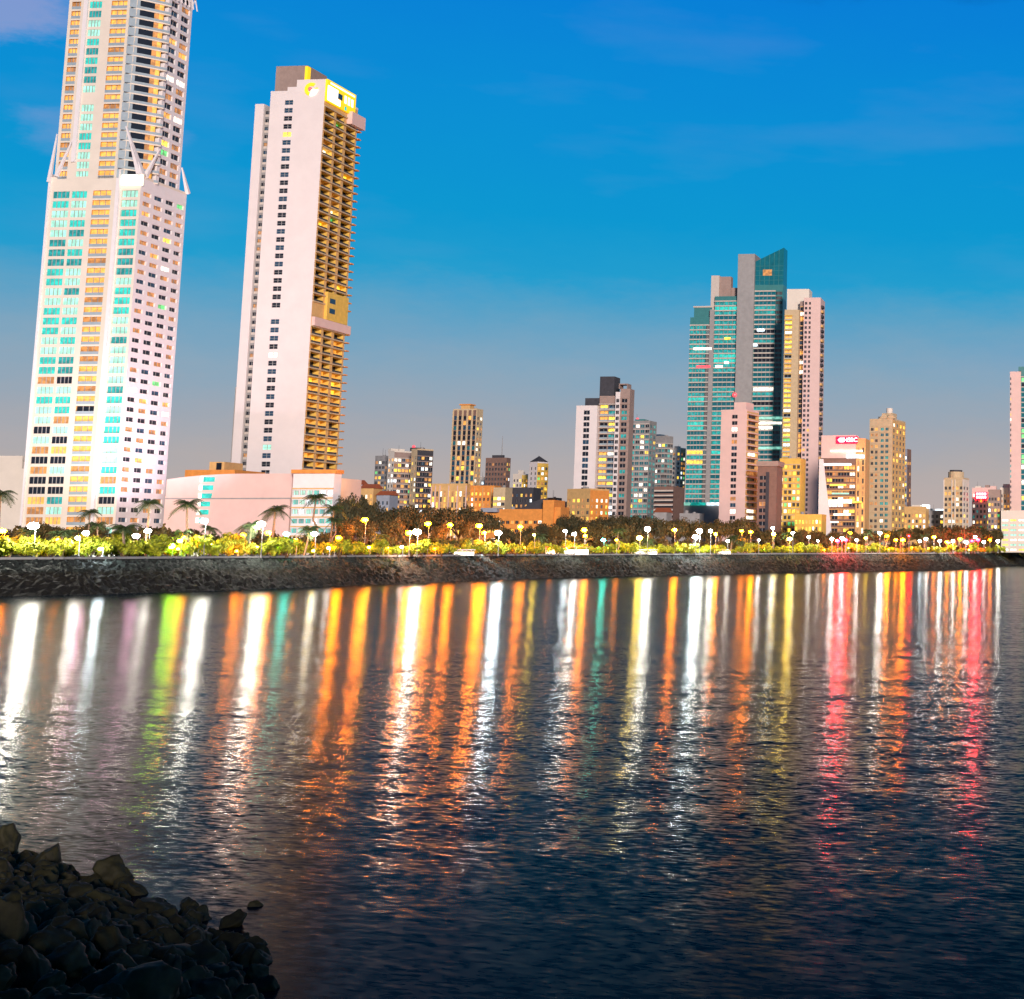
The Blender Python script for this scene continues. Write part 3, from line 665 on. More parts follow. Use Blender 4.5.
# cluster left of centre
simple('apartment_block', 'thin cream block peeking out behind left edge of the pink slab tower', 760, 230.5, 238, 241, 389, 'cream wall', fs(2, fill=.5, pal=LIT), None, rot=4, yref=460, depth=10)
simple('apartment_block', 'dim narrow tower leftmost of the small tower cluster right of the slab tower', 980, 373, 383, 388, 457, 'grey wall', fs(3, fill=.7), fs(2), rot=14)
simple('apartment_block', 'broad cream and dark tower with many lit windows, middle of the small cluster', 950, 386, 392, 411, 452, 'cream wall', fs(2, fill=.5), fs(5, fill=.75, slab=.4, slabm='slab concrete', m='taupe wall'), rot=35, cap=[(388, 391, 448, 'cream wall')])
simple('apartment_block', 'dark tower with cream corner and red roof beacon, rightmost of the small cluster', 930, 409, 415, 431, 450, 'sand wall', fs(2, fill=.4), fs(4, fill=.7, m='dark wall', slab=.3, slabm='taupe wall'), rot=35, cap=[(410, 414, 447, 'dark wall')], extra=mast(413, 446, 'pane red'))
simple('apartment_block', 'low orange lit block with pale vertical piers behind the umbrella trees', 900, 431, 466, 470, 485, 'ochre wall', fs(9, fill=.45, lo=.05, hi=.97, fins=[0, .12, .25, .5, .75, 1], finm='pink wall'), fs(2), rot=5)
simple('apartment_block', 'low orange block with bright white window below the brown tower', 905, 466, 494, 500, 487, 'orange wall', fs(7, fill=.4, fins=[0, .3, .6, .9], finm='ochre wall', pal=LIT), fs(2), rot=5)
simple('apartment_block', 'small block with three lit rows beside the dark low block', 890, 493, 505, 509, 489, 'sand wall', fs(3, fill=.8, pal=[('pane white', 2), ('pane yellow', 2), ('glass dark', 1)]), None, rot=5, depth=10)
simple('apartment_block', 'dark low block left of the grey roofed orange hall', 930, 505, 533, 537, 489, 'dark wall', fs(6, fill=.4), None, rot=5, depth=12)
def crown4(B, x0, x1, y1, z1):
    q = MB(); xa, xb = B.sx(461, 405, 3), B.sx(470, 405, 3); zt = B.z(466, 405, 0, 3); q.box(xa, xb, 3, 8, z1, zt, 'ochre wall'); q.prism([(xa - .8, 2.4), (xb + .8, 2.4), (xb + .8, 8.6), (xa - .8, 8.6)], zt, zt + .8, 'orange wall'); B.part('crown', q)
simple('apartment_tower', 'yellow brown tower with vertical window bays and small roof lantern', 950, 450, 474, 480, 410, 'sand wall', dict(fh=3.2, cols=5, fill=.6, wm='brown wall', pal=[('glass dark', 6), ('glass blue', 2), ('glass deep teal', 1.5), ('pane yellow', .5), ('pane white', .3), ('pane orange', .8)], lo=.1, hi=.86, fins=[0, .2, .4, .6, .8, 1], finp=.35, mull=(0, 0)), fs(2, m='sand wall'), rot=10, extra=crown4, yref=480)
simple('office_tower', 'brown tower with stepped dark roof and thin mast', 1000, 484, 505, 509, 459, 'brown wall', fs(7, fill=.55, pal=[('glass dark', 8), ('pane dim orange', 1), ('pane yellow', .3)]), fs(2), rot=8, cap=[(492, 503, 455, 'dark wall')], extra=mast(502, 436))
simple('apartment_block', 'short cream block between the brown tower and the white topped one', 1020, 512, 521, 527, 475, 'cream wall', fs(3, fill=.5), fs(3, m='yellow wall'), rot=22, cap=[(518, 521, 470, 'cream wall')])
def pyr(B, x0, x1, y1, z1):
    q = MB(); i = len(q.v); c = ((x0 + x1) / 2, y1 / 2, z1 + 5)
    for a_, b_ in (((x0, 0), (x1, 0)), ((x1, 0), (x1, y1)), ((x1, y1), (x0, y1)), ((x0, y1), (x0, 0))): q.poly([(*a_, z1 + .95), (*b_, z1 + .95), c], 'dark wall')
    B.part('roof', q)
simple('apartment_tower', 'slim pale and yellow tower with dark pyramid roof', 990, 528, 536, 547, 463, 'white wall', fs(2, fill=.35, pal=DK), fs(3, fill=.6, m='yellow wall', slab=.3), rot=35, extra=pyr)
simple('apartment_block', 'small brown block with vertical stripes right of the pyramid roofed tower', 1000, 546, 556, 558, 499, 'brown wall', fs(5, fill=.4, pal=DK), None, rot=5, depth=10)
# orange hall
def hall(B, x0, x1, y1, z1):
    q = MB(); zr = B.z(520, 498, 0, 4)
    n = 8; xa, xb = B.sx(521, 505, 4), B.sx(548, 505, 4)
    for i in range(n):
        f0, f1 = i / n, (i + 1) / n; q.quad((xa + (xb - xa) * f0, 4, z1 + 1 + (zr - z1 - 1) * math.sin(math.pi / 2 * f0)), (xa + (xb - xa) * f1, 4, z1 + 1 + (zr - z1 - 1) * math.sin(math.pi / 2 * f1)), (xa + (xb - xa) * f1, 18, z1 + 1 + (zr - z1 - 1) * math.sin(math.pi / 2 * f1)), (xa + (xb - xa) * f0, 18, z1 + 1 + (zr - z1 - 1) * math.sin(math.pi / 2 * f0)), 'roof grey')
        q.quad((xa + (xb - xa) * f0, 4, z1), (xa + (xb - xa) * f1, 4, z1), (xa + (xb - xa) * f1, 4, z1 + 1 + (zr - z1 - 1) * math.sin(math.pi / 2 * f1)), (xa + (xb - xa) * f0, 4, z1 + 1 + (zr - z1 - 1) * math.sin(math.pi / 2 * f0)), 'dark wall')
    B.part('roof', q)
    q = MB(); xa, xb = B.sx(543, 505, -2), B.sx(554, 505, -2); q.box(xa, xb, -2, 12, 0, B.z(550, 500, 0, -2), 'orange wall'); B.part('stair_tower', q)
    q = MB(); xa, xb = B.sx(554, 505, -1), B.sx(561, 505, -1); q.box(xa, xb, -1, 10, 0, B.z(558, 507, 0, -1), 'orange wall'); B.part('annex', q)
    q = MB(); q.box(x0 - 2, B.sx(500, 500), -3, 4, z1 - .5, z1 + 1.4, 'roof grey'); B.part('roof', q)
simple('civic_hall', 'wide orange lit hall with curved grey roof behind the promenade trees', 700, 488, 543, 550, 511, 'orange wall', fs(12, fh=4.0, fill=.7, pal=[('pane yellow', 3), ('glass dark', 3), ('pane orange', 2), ('pane white', 1)], lo=.4, hi=.75), None, rot=4, extra=hall, depth=25)
# centre
simple('office_block', 'low ochre block with square windows in front of the white tower', 820, 567, 590, 609, 490, 'ochre wall', fs(5, fill=.5, pal=[('pane dim orange', 4), ('glass dark', 2), ('pane yellow', 2), ('pane orange', 2)]), fs(4, fill=.4, m='orange wall'), rot=30)
def white_tower():
    B = Bld('apartment_tower', 'white slab tower with dark water tank box on the roof', 594, 860, rot=4)
    xl = B.sx(573.5, 485); z = B.z(597, 407)
    W_ = B.sx(596, 450) - xl
    B.vol(xl, xl + W_, 0, 14, 0, z, 'white wall', front=dict(fh=3.4, cols=[(W_ * .36, W_ * .64, {})], pal=[('glass dark', 6), ('glass blue', 2), ('pane white', .4)], lo=.15, hi=.85, dep=.4))
    x1 = B.sx(614, 485, 3); x0_ = xl + W_ + .02; z2 = B.z(600, 397)
    W2 = x1 - x0_
    B.vol(x0_, x1, 3, 18, 0, z2, 'taupe wall', front=dict(fh=3.4, cols=[(W2 * .05, W2 * .5, dict(pal=[('glass dark', 4), ('pane orange', 3), ('pane yellow', 2)], slab=.5)), (W2 * .55, W2 * .98, dict(pal=[('glass blue', 4), ('glass teal', 2), ('pane white', .7), ('pane yellow', .8), ('pane cool', .5)]))], pal=LIT, lo=.1, hi=.82, dep=.9, slab=.8, slabm='slab concrete', rail=.8))
    x3 = B.sx(627, 485, 1); x2 = x1 + .02; z3 = B.z(630, 392); W3 = x3 - x2
    B.vol(x2, x2 + W3 * .32, .5, 16, 0, z3, 'white wall', front=dict(fh=3.4, cols=[(W3 * .04, W3 * .27, {})], pal=[('glass dark', 1)], lo=.2, hi=.8, dep=.8))
    B.vol(x2 + W3 * .32 + .02, x3, 1, 9, 0, z3 + 1, 'taupe wall', front=dict(fh=3.4, cols=[(W3 * .1, W3 * .5, {})], pal=[('glass dark', 5), ('glass teal', 1.4), ('pane orange', .4)], lo=.2, hi=.8, dep=.6, slab=.3))
    q = MB(); q.box(B.sx(599.5, 395, 6), B.sx(614, 395, 6), 6, 16, z2, B.z(605, 376.5, 0, 6), 'dark wall'); B.part('roof_house', q)
    q = MB(); q.box(B.sx(585, 405, 5), B.sx(599, 405, 5), 5, 14, z, B.z(590, 398, 0, 5), 'dark wall'); B.part('roof_house', q)
    q = MB()
    for xx in (B.sx(618.5, 395, 1), B.sx(627, 395, 1) - .3): q.box(xx, xx + .4, 1.2, 8, z3 + 1.9, z3 + 4.3, 'taupe wall')
    q.box(B.sx(618.5, 395, 1), B.sx(627, 395, 1) + .1, 1.2, 8, z3 + 4.32, z3 + 4.9, 'taupe wall'); B.part('roof_frame', q)
    B.finish()
white_tower()
simple('glass_tower', 'turquoise windowed tower stepping up beside the white slab tower', 930, 629, 648, 655, 422, 'grey wall', fs(4, fill=.7, pal=TEAL + [('pane white', 1.5), ('pane yellow', 1.6), ('glass dark', 3)], slab=.3, slabm='slab concrete'), fs(2, pal=TEAL), rot=8, cap=[(635, 644, 419, 'teal frame')], extra=mast(637, 419, 'pane red'), yref=480)
simple('glass_tower', 'blue green tower full of lit windows left of the slatted block', 960, 650, 664, 672, 437, 'grey wall', fs(4, fill=.75, pal=[('glass dark', 4), ('glass teal', 3), ('glass deep teal', 3), ('pane yellow', 1.2), ('pane white', .9)], slab=.3, slabm='slab concrete'), fs(3, fill=.8, pal=TEAL + [('glass dark', 4)], slab=.3, slabm='slab concrete'), rot=22, cap=[(652, 660, 434, 'glass blue')], yref=480)
simple('apartment_block', 'thin cream tower wedged left of the big turquoise tower', 1050, 671, 680, 685, 449, 'cream wall', fs(2, fill=.4, pal=DK), fs(2, m='sand wall'), rot=15, cap=[(674, 678, 446, 'cream wall')], yref=480)
simple('office_block', 'dark low block with pale horizontal slats at the big tower base', 820, 654, 673, 684, 488, 'brown wall', dict(fh=2.6, cols=1, fill=1.0, pal=[('glass dark', 1)], lo=.35, hi=.95, dep=.8, mull=(0, 0), slab=.3, slabm='slab concrete', slabt=.7), None, rot=8)
simple('podium', 'long grey podium with white lit strip left of the pink tower', 860, 672, 720, 724, 507, 'stone grey', dict(fh=20, cols=[], pal=DK), None, rot=3, extra=lambda B, x0, x1, y1, z1: [B.part('light_strip', _box(B.sx(a, 500), B.sx(b_, 500), -1, 0, z1 + .95, z1 + 2.6, mm)) for a, b_, mm in ((684, 690, 'pane pale teal'), (691, 706, 'pane teal'), (707, 719, 'pane cool'))], depth=15)
simple('kiosk_block', 'small grey service building beneath the long grey podium', 800, 680, 700, 704, 515, 'stone grey', dict(fh=20, cols=[], pal=DK), None, rot=3, depth=10)

# ---- the turquoise giant
def giant():
    B = Bld('glass_tower', 'huge turquoise glass tower complex with slanted glass crown and grey stone shaft', 752, 1000, rot=4, py=400)
    sx = lambda px, py, dy=0: B.sx(px, py, dy)
    fh = 3.25
    gl = lambda W, dark=.12, **k: dict(fh=fh, cols=[(.2, W * (1 - dark), {}), (W * (1 - dark) + .2, W - .1, dict(pal=[('glass dark', 4), ('glass deep teal', 1)]))], pal=TEAL, lo=.02, hi=.72, dep=.3, slab=.7, slabm='slab concrete', slabt=.9, slabu=-.1, mull=(4, 0), **k)
    xa, xb = sx(688, 400, 2), sx(708, 400, 2)
    za = B.z(691, 318, 0, 2)
    B.vol(xa, xb, 2, 20, 0, za, 'teal frame', front=gl(xb - xa, .2))
    q = MB(); q.box(sx(694, 315, 4), sx(712, 315, 4), 4, 16, za, B.z(700, 307, 0, 4), 'teal frame'); q.box(sx(694, 315, 4) - .5, sx(712, 315, 4), 3.5, 16.5, B.z(700, 307, 0, 4), B.z(700, 305.5, 0, 4), 'slab concrete'); B.part('roof_house', q)
    xg = sx(712, 400, 1); B.vol(xb + .02, xg, 1, 18, 0, za + 6, 'stone grey')
    xh = sx(735.5, 400, 1); zb = B.z(730, 297, 0, 1)
    B.vol(xg + .02, xh, 2, 22, 0, zb, 'teal frame', front=gl(xh - xg, .04))
    q = MB(); q.box(sx(711, 290, 4), sx(719, 290, 4), 4, 10, za, B.z(715, 275, 0, 4), 'slab concrete'); q.box(sx(719, 290, 4) + .02, sx(730.5, 290, 4), 5, 10, zb, B.z(715, 276, 0, 4), 'taupe wall'); B.part('roof_house', q)
    q = MB(); q.box(sx(730.5, 290, 4) + .02, sx(737, 290, 4), 6, 12, zb, B.z(715, 287, 0, 4), 'taupe wall'); B.part('roof_house', q)
    zc = B.z(745, 255.5); B.vol(xh + .02, 0, -1, 16, 0, zc, 'stone grey')
    # glass blade with the slanted top
    x1 = sx(781, 400, 1); zl, zr = B.z(757, 261.5, 0, 1), B.z(785, 248, 0, 1); W = x1 - .02
    zt = B.z(760, 285, 0, 1)
    B.vol(.02, x1, 1, 12, 0, zt, 'teal frame', front=dict(fh=fh, cols=[(.3, W * .72, dict(pal=[('glass teal', 3), ('glass deep teal', 6), ('glass dark', 1.5), ('pane white', .15), ('pane yellow', .25)])), (W * .74, W * .97, dict(pal=[('glass deep teal', 2), ('glass dark', 3), ('pane yellow', .2)]))], pal=TEAL, lo=.02, hi=.68, dep=.35, slab=.5, slabm='slab concrete', slabt=1.0, slabu=-.1, slabr=(0, W * .74), mull=(4, 0)), parapet=False)
    q = MB(); q.prism([(.02, 1), (x1, 1), (x1, 12), (.02, 12)], zt + .01, [zl, zr, zr, zl], 'glass deep teal'); B.part('glass_crown', q)
    for i in range(1, 6):
        m_ = MB(); xx = W * i / 6; m_.box(xx - .12, xx + .12, .8, .98, zt, zl + (zr - zl) * i / 6, 'teal frame'); B.part('mullion', m_)
    for i in range(1, 5):
        m_ = MB(); zq = zt + (zl - zt) * i / 5; m_.box(.1, x1 - .1, .84, .97, zq - .12, zq + .12, 'teal frame'); B.part('mullion', m_)
    m_ = MB(); m_.box(sx(763, 272, 1), sx(772, 272, 1), .7, .95, B.z(768, 275.5), B.z(768, 269.5), 'pane dim orange'); B.part('sign_panel', m_)
    for (a, b_, y, mm) in ((693, 711, 348, 'pane white'), (696, 710, 366, 'pane red'), (715, 722, 366, 'pane white'), (724, 730, 338, 'pane yellow'), (758, 782, 418, 'pane pale teal'), (757, 781, 423, 'pane white'), (757, 782, 448, 'pane pale teal'), (757, 764, 330, 'pane cool'), (724, 728, 362, 'pane white'), (752, 757, 345, 'pane cool')):
        m_ = MB(); zq = B.z(a, y); m_.box(sx(a, y), sx(b_, y), -.05 if a > 737 else .9, 1.6 if a > 737 else 1.9, zq - .8, zq + .8, mm); B.part('window', m_)
    m_ = MB(); zq = B.z(735, 395); m_.ball((sx(735, 395), -1.5, zq), 1.6, 'pane red', 8, 5); B.part('beacon', m_)
    B.finish()
giant()
def cream_pair():
    B = Bld('apartment_tower', 'cream tower with amber lit balconies right of the slanted glass tower', 800, 970, rot=2, py=400)
    sx = lambda px, py, dy=0: B.sx(px, py, dy)
    xa = sx(783, 400); xb = sx(797.5, 400); W = xb - xa
    za = B.z(795, 311)
    B.vol(xa, xb, 0, 16, 0, za, 'sand wall', front=dict(fh=3.2, cols=[(W * .05, W * .52, {})], pal=[('glass dark', 2), ('pane orange', 3), ('pane yellow', 4), ('pane white', .8), ('pane green', .8)], lo=.08, hi=.8, dep=1, slab=.8, slabm='yellow wall', slabr=(0, W * .55), rail=.6))
    xm = sx(803, 400, 3); B.vol(xb + .02, xm, 3, 20, 0, B.z(800, 303, 0, 3), 'taupe wall', front=dict(fh=3.2, cols=1, fill=.8, pal=[('glass dark', 5), ('pane orange', 2), ('pane white', .5), ('glass blue', 1)], lo=.1, hi=.8, dep=.8, slab=.4, slabm='ochre wall'))
    xc = sx(819, 400, 0); W3 = xc - xm; zc = B.z(820, 299)
    B.vol(xm + .02, xc, 0, 18, 0, zc, 'pink wall', front=dict(fh=3.2, cols=[(W3 * .06, W3 * .2, {}), (W3 * .3, W3 * .42, {})], pal=[('glass dark', 6), ('glass blue', 1), ('pane orange', .5)], lo=.2, hi=.75, dep=.5))
    for k in range(int(zc / 3.2) - 1):
        m_ = MB(); m_.box(xc + .01, xc + 1.3, 2, 8, 3.2 * k + 2, 3.2 * k + 3.6, 'dark wall' if k % 3 else 'ochre wall'); B.bits.append(('balcony', m_))
    q = MB(); q.box(sx(787, 300, 8), sx(809, 300, 8), 8, 20, za, B.z(800, 289, 0, 8), 'cream wall'); B.part('roof_house', q)
    B.finish()
cream_pair()
simple('apartment_tower', 'pink slab tower with one window strip and ochre balcony side', 760, 719, 745, 757, 411, 'pink wall', dict(fh=3.2, cols=[(6.0, 9.0, {})], pal=[('glass dark', 5), ('pane dim orange', 1.3), ('pane white', .3), ('glass blue', 1)], lo=.2, hi=.8, mull=(1, 0)), dict(fh=3.2, cols=1, fill=.75, pal=[('glass dark', 5), ('pane dim orange', 2), ('pane orange', .8), ('pane white', .2)], lo=.3, hi=.85, dep=1.1, m='ochre wall', slab=.7, slabm='pink wall'), rot=14, cap=[(734, 746, 402, 'pink wall')], yref=505)
def brown2(B, x0, x1, y1, z1):
    q = MB(); q.box(x0 - .6, x1 + .8, -.8, y1 + .5, z1 + .92, z1 + 3.4, 'taupe wall'); B.part('cornice', q)
    q = MB(); q.box((x0 * .45 + x1 * .55) - 1, (x0 * .45 + x1 * .55) + .6, -.5, -.01, 0, z1 - 2, 'dark wall'); B.part('pier', q)
simple('office_tower', 'short dark and brown tower with flat overhanging top beside the pink tower', 740, 757, 776, 779, 468, 'brown wall', dict(fh=3.2, cols=[(1, 4.5, {})], pal=[('glass dark', 5), ('pane dim orange', 1), ('pane yellow', .3)], lo=.2, hi=.8), None, rot=5, extra=brown2, yref=510, depth=12)
simple('apartment_block', 'low yellow block with glowing green and white windows below the cream tower', 790, 779, 800, 803, 460, 'yellow wall', fs(5, fill=.62, pal=[('glass dark', 4), ('pane yellow', 2), ('pane green', 1.2), ('pane white', .9), ('pane orange', 1)], slab=.4, slabm='sand wall'), None, rot=5, yref=500, depth=12)
simple('podium', 'yellow glowing low podium at the foot of the cream tower', 760, 795, 822, 826, 516, 'yellow wall', fs(8, fh=3.4, fill=.5, pal=[('pane yellow', 2), ('pane white', 1), ('pane orange', 2), ('glass dark', 1)]), None, rot=4, depth=12)

def sign_office():
    B = Bld('office_tower', 'brown banded office tower with red lit sign and white leaning fin', 857, 800, rot=3)
    sx = lambda px, dy=0: B.sx(px, 490, dy)
    x0 = sx(820.5); x1 = sx(855); zt = B.z(858, 437); W = x1 - x0; fh = 3.3
    bands = [('glass dark', 4), ('pane dim orange', 3), ('pane yellow', 1.2), ('pane white', 1.0), ('pane orange', 1)]
    zc = B.z(858, 458)
    B.vol(x0, x1, 0, 20, 0, zc, 'brown wall', front=dict(fh=fh, cols=6, fill=.9, pal=bands, lo=.35, hi=.85, dep=.5, slab=.5, slabm='ochre wall', mull=(1, 0)), parapet=False)
    B.vol(x0, x1, .4, 20, zc + .01, zt, 'pink wall')
    xr = sx(865, 2); B.vol(x1 + .02, xr, 2, 18, 0, zt - 1.5, 'ochre wall', front=dict(fh=fh, cols=2, fill=.35, pal=bands, lo=.1, hi=.9))
    # white fin, wide at the foot
    q = MB(); q.prism([(x0 - .8, -.9), (x0 + .4, -.9), (x0 + .4, -.2), (x0 - .8, -.2)], 4, B.z(820, 459), 'pier white')
    f = [(x0 + .4, 8), (x0 + 7, 6), (x0 + 1.4, B.z(820, 459)), (x0 + .4, B.z(820, 459))]
    for y in (-.9, -.2): q.poly([(a, y, z) for a, z in f], 'pier white')
    for i in range(4):
        a, b_ = f[i], f[(i + 1) % 4]; q.quad((a[0], -.9, a[1]), (b_[0], -.9, b_[1]), (b_[0], -.2, b_[1]), (a[0], -.2, a[1]), 'pier white')
    B.part('fin', q)
    for (a, b_, y, h_, mm) in ((830, 862, 451, 1.0, 'pane white'), (846, 864, 456.5, 1.8, 'pane cool'), (824, 851, 464.5, 1.2, 'pane cool'), (830, 846, 485, .9, 'pane yellow'), (829, 852, 501.5, 2.0, 'pane white'), (834, 851, 514.5, 1.0, 'pane white'), (853, 862, 502, 1, 'pane yellow'), (832, 849, 493.5, .8, 'pane pale teal'), (829, 839, 522, .8, 'pane white')):
        m_ = MB(); zq = B.z(a, y); m_.box(sx(a), sx(b_), -.62, .3, zq - h_ * .5, zq + h_ * .5, mm); B.part('window', m_)
    # sign: red board, white hexagon mark, letters
    zs = B.z(846, 440); xs0, xs1 = sx(835.5), sx(857)
    m_ = MB(); m_.box(xs0, xs1, -.5, .39, zs - 1.9, zs + 1.9, 'sign red'); B.part('sign_board', m_)
    hx = sx(841); q = MB()
    q.prism([(hx - 2.0, 0), (hx - 1.0, -1.1), (hx + 1.0, -1.1), (hx + 2.0, 0), (hx + 1.0, 1.1), (hx - 1.0, 1.1)], 0, .12, 'sign white')
    q.v = [(x, -.5 - z, zs + y) for x, y, z in q.v]; B.part('emblem', q)
    me = text_mesh('HSBC', 3.1, 'sign white'); o = link('lettering', me, B.root, (sx(850), -.55, zs)); o.rotation_euler = (math.pi / 2, 0, 0)
    B.finish()
sign_office()
def lantern(B, x0, x1, y1, z1):
    a, b_ = B.sx(882, 412, 4), B.sx(893, 412, 4); q = MB(); z = B.z(888, 413, 0, 4); q.box(a, b_, 4, 11, z1, z, 'sand wall'); B.part('crown', q)
    q = MB(); n = 12; cx_ = (a + b_) / 2; r_ = (b_ - a) * .28
    q.prism([(cx_ + r_ * math.cos(2 * math.pi * i / n), 7.5 + r_ * math.sin(2 * math.pi * i / n)) for i in range(n)], z, z + 3, 'cream wall'); B.part('crown', q)
    q = MB()
    for i in range(2):
        a = B.sx(879 + 7 * i, 425, 0); q.poly([(a, -.3, z1 + .9), (a + 6, -.3, z1 + .9), (a + 3, -.3, z1 + 4)], 'sand wall'); q.poly([(a, .5, z1 + .9), (a + 6, .5, z1 + .9), (a + 3, .5, z1 + 4)], 'sand wall')
        q.quad((a, -.3, z1 + .9), (a + 3, -.3, z1 + 4), (a + 3, .5, z1 + 4), (a, .5, z1 + .9), 'sand wall'); q.quad((a + 6, -.3, z1 + .9), (a + 3, -.3, z1 + 4), (a + 3, .5, z1 + 4), (a + 6, .5, z1 + .9), 'sand wall')
    B.part('gable', q)
simple('apartment_tower', 'ornate sand coloured tower with gabled top and round roof lantern', 840, 869, 892, 905, 420, 'sand wall', dict(fh=3.2, cols=[(.8, 2.3, dict(prob=.7)), (3.4, 4.8, {}), (6.6, 8.4, dict(pal=[('glass deep teal', 4), ('glass teal', 2), ('pane white', .3)])), (9.4, 11.2, dict(pal=[('glass deep teal', 4), ('glass teal', 2)]))], pal=[('glass deep teal', 2), ('glass dark', 3), ('pane dim orange', 3), ('pane orange', 1)], lo=.25, hi=.75, slab=.25, slabn='ledge', slabt=.2), fs(4, fill=.5, m='ochre wall', pal=[('glass dark', 4), ('pane yellow', 1.6), ('pane white', .6), ('glass deep teal', 1)]), rot=14, yref=480, extra=lantern)
simple('apartment_tower', 'narrow blue grey tower edge behind the ornate sand tower', 930, 904, 907, 911, 449, 'roof grey', fs(1, fill=.5), fs(2, m='brown wall', pal=[('glass dark', 4), ('pane orange', 1)]), rot=20, yref=480)
simple('apartment_block', 'small cream block with amber windows between lantern tower and brown tower', 1060, 470, 484, 487, 478, 'cream wall', fs(4, fill=.5), None, rot=5, yref=490, depth=10)
simple('apartment_block', 'low grey block with many lit windows left of the low ochre block', 980, 551, 566, 569, 503, 'grey wall', fs(5, fill=.6), None, rot=5, yref=510, depth=10)
simple('apartment_block', 'narrow lit block between the red signed office and the ornate tower', 880, 862, 870, 873, 463, 'sand wall', fs(2, fill=.7), None, rot=5, yref=480, depth=10)
simple('low_block', 'low ochre block with cool white roof lights right of the ornate tower', 900, 904, 926, 929, 508, 'ochre wall', fs(6, fill=.5), None, rot=4, cap=[(912, 920, 505, 'cream wall'), (922, 928, 504.5, 'pane cool')], depth=14)
simple('low_block', 'low grey green block left of the stubby rounded tower', 920, 926, 944, 946, 512, 'stone grey', fs(4, fill=.5, pal=DK), None, rot=4, cap=[(935, 945, 509, 'pane cool')], depth=14)
def drum(B, x0, x1, y1, z1):
    q = MB(); cx_ = (x0 + x1) / 2; n = 16; r_ = (x1 - x0) * .40
    q.prism([(cx_ + r_ * math.cos(2 * math.pi * i / n), 6 + 6 * math.sin(2 * math.pi * i / n)) for i in range(n)], z1, z1 + 4.5, 'sand wall'); B.part('crown', q)
    q = MB(); q.prism([(cx_ + r_ * .8 * math.cos(2 * math.pi * i / n), 6 + 5 * math.sin(2 * math.pi * i / n)) for i in range(n)], z1 + 4.5, z1 + 5.6, 'dark wall'); B.part('crown', q)
simple('apartment_tower', 'stubby tower with rounded crown and dark window bays', 900, 944, 963, 969, 479, 'sand wall', fs(5, fill=.6, pal=[('glass dark', 5), ('pane dim orange', 2), ('pane white', .6), ('pane orange', .8)], fins=[0, .42, .58, 1], finm='cream wall'), fs(2, m='cream wall', pal=DK), rot=12, extra=drum)
def redsign(B, x0, x1, y1, z1):
    xa, xb = B.sx(975.5, 500), B.sx(987.5, 500); za, zb = B.z(980, 499.5), B.z(980, 492)
    q = MB(); q.box(xa, xb, -.6, -.01, za, zb, 'sign red'); B.part('sign_board', q)
    for r_, (h0, h1) in enumerate(((.58, .88), (.16, .42))):
        n = 4 if r_ == 0 else 5
        for i in range(n):
            w_ = (xb - xa) * .86 / n; q = MB(); a = xa + (xb - xa) * .07 + i * w_; q.box(a, a + w_ * .78, -.75, -.61, za + (zb - za) * h0, za + (zb - za) * h1, 'sign white'); B.part('letter', q)
simple('office_block', 'low block carrying the small two line red sign near the right edge', 930, 972, 990, 992, 489, 'pink wall', fs(5, fill=.5, pal=LIT + TEAL[:2]), None, rot=4, extra=redsign, cap=[(975, 981, 486, 'cream wall'), (985, 989, 485, 'taupe wall')], depth=12)
simple('apartment_block', 'small gabled block with amber windows right of the red signed block', 900, 988, 1000, 1003, 491, 'taupe wall', fs(4, fill=.6, pal=LIT + [('pane orange', 2)]), None, rot=4, cap=[(990, 996, 486, 'pink wall')], depth=12)
simple('apartment_block', 'cream stepped block touching the tall tower at the right edge', 940, 1000, 1010, 1014, 489, 'cream wall', fs(3, fill=.5, pal=LIT), None, rot=4, cap=[(1003, 1010, 484, 'pink wall')], depth=10)
def right_tower():
    B = Bld('apartment_tower', 'pink tower with green glass side cut off by the right picture edge', 1021, 930, rot=0, py=450)
    xa = B.sx(1010, 450); W = -xa; zt = B.z(1015, 373)
    B.vol(xa, 0, 0, 16, 0, zt, 'pink wall', front=dict(fh=3.2, cols=[(.15, .75, {})], pal=[('glass dark', 4), ('glass teal', 1), ('pane orange', .6), ('pane white', .3)], lo=.3, hi=.8))
    B.vol(.02, 16, 1, 18, 0, zt + 1, 'teal frame', front=dict(fh=3.2, cols=2, fill=.9, pal=[('glass deep teal', 4), ('glass dark', 2), ('pane green', 1), ('pane white', .5), ('pane yellow', .4)], lo=.05, hi=.75, slab=.4, slabm='slab concrete'))
    q = MB(); q.box(-1.5, 6, 4, 12, zt, zt + 4.5, 'teal frame'); B.part('roof_house', q)
    B.finish()
    B = Bld('podium', 'bright cream podium at the foot of the right edge tower', 1034, 895, rot=0, py=520)
    xa = B.sx(1001, 530); B.vol(xa, 0, 0, 20, 0, B.z(1010, 512), 'cream wall', front=dict(fh=2.9, cols=4, fill=.7, pal=[('pane pale teal', 3), ('pane yellow', 1), ('pane white', 1.5)], lo=.35, hi=.7, dep=.5)); B.finish()
right_tower()
# far houses on the rise between the slab tower and the cluster
for i, (px, yt, wd, mm, lb_) in enumerate(((352, 486, 12, 'pier white', 'pale house among dark trees right of the slab tower'), (366, 490, 14, 'ochre wall', 'ochre house with amber light left of the small tower cluster'), (383, 497, 13, 'roof grey', 'grey blue low house below the small tower cluster'), (661, 514, 12, 'stone grey', 'grey low house behind amber trees below the slatted block'))):
    simple('house', lb_, 760, px - wd / 2, px + wd / 2, px + wd / 2 + 2, yt, mm, fs(3, fill=.4, pal=LIT), None, rot=4, depth=9,
           extra=lambda B, x0, x1, y1, z1: B.part('roof', _roof(x0, x1, y1, z1)))

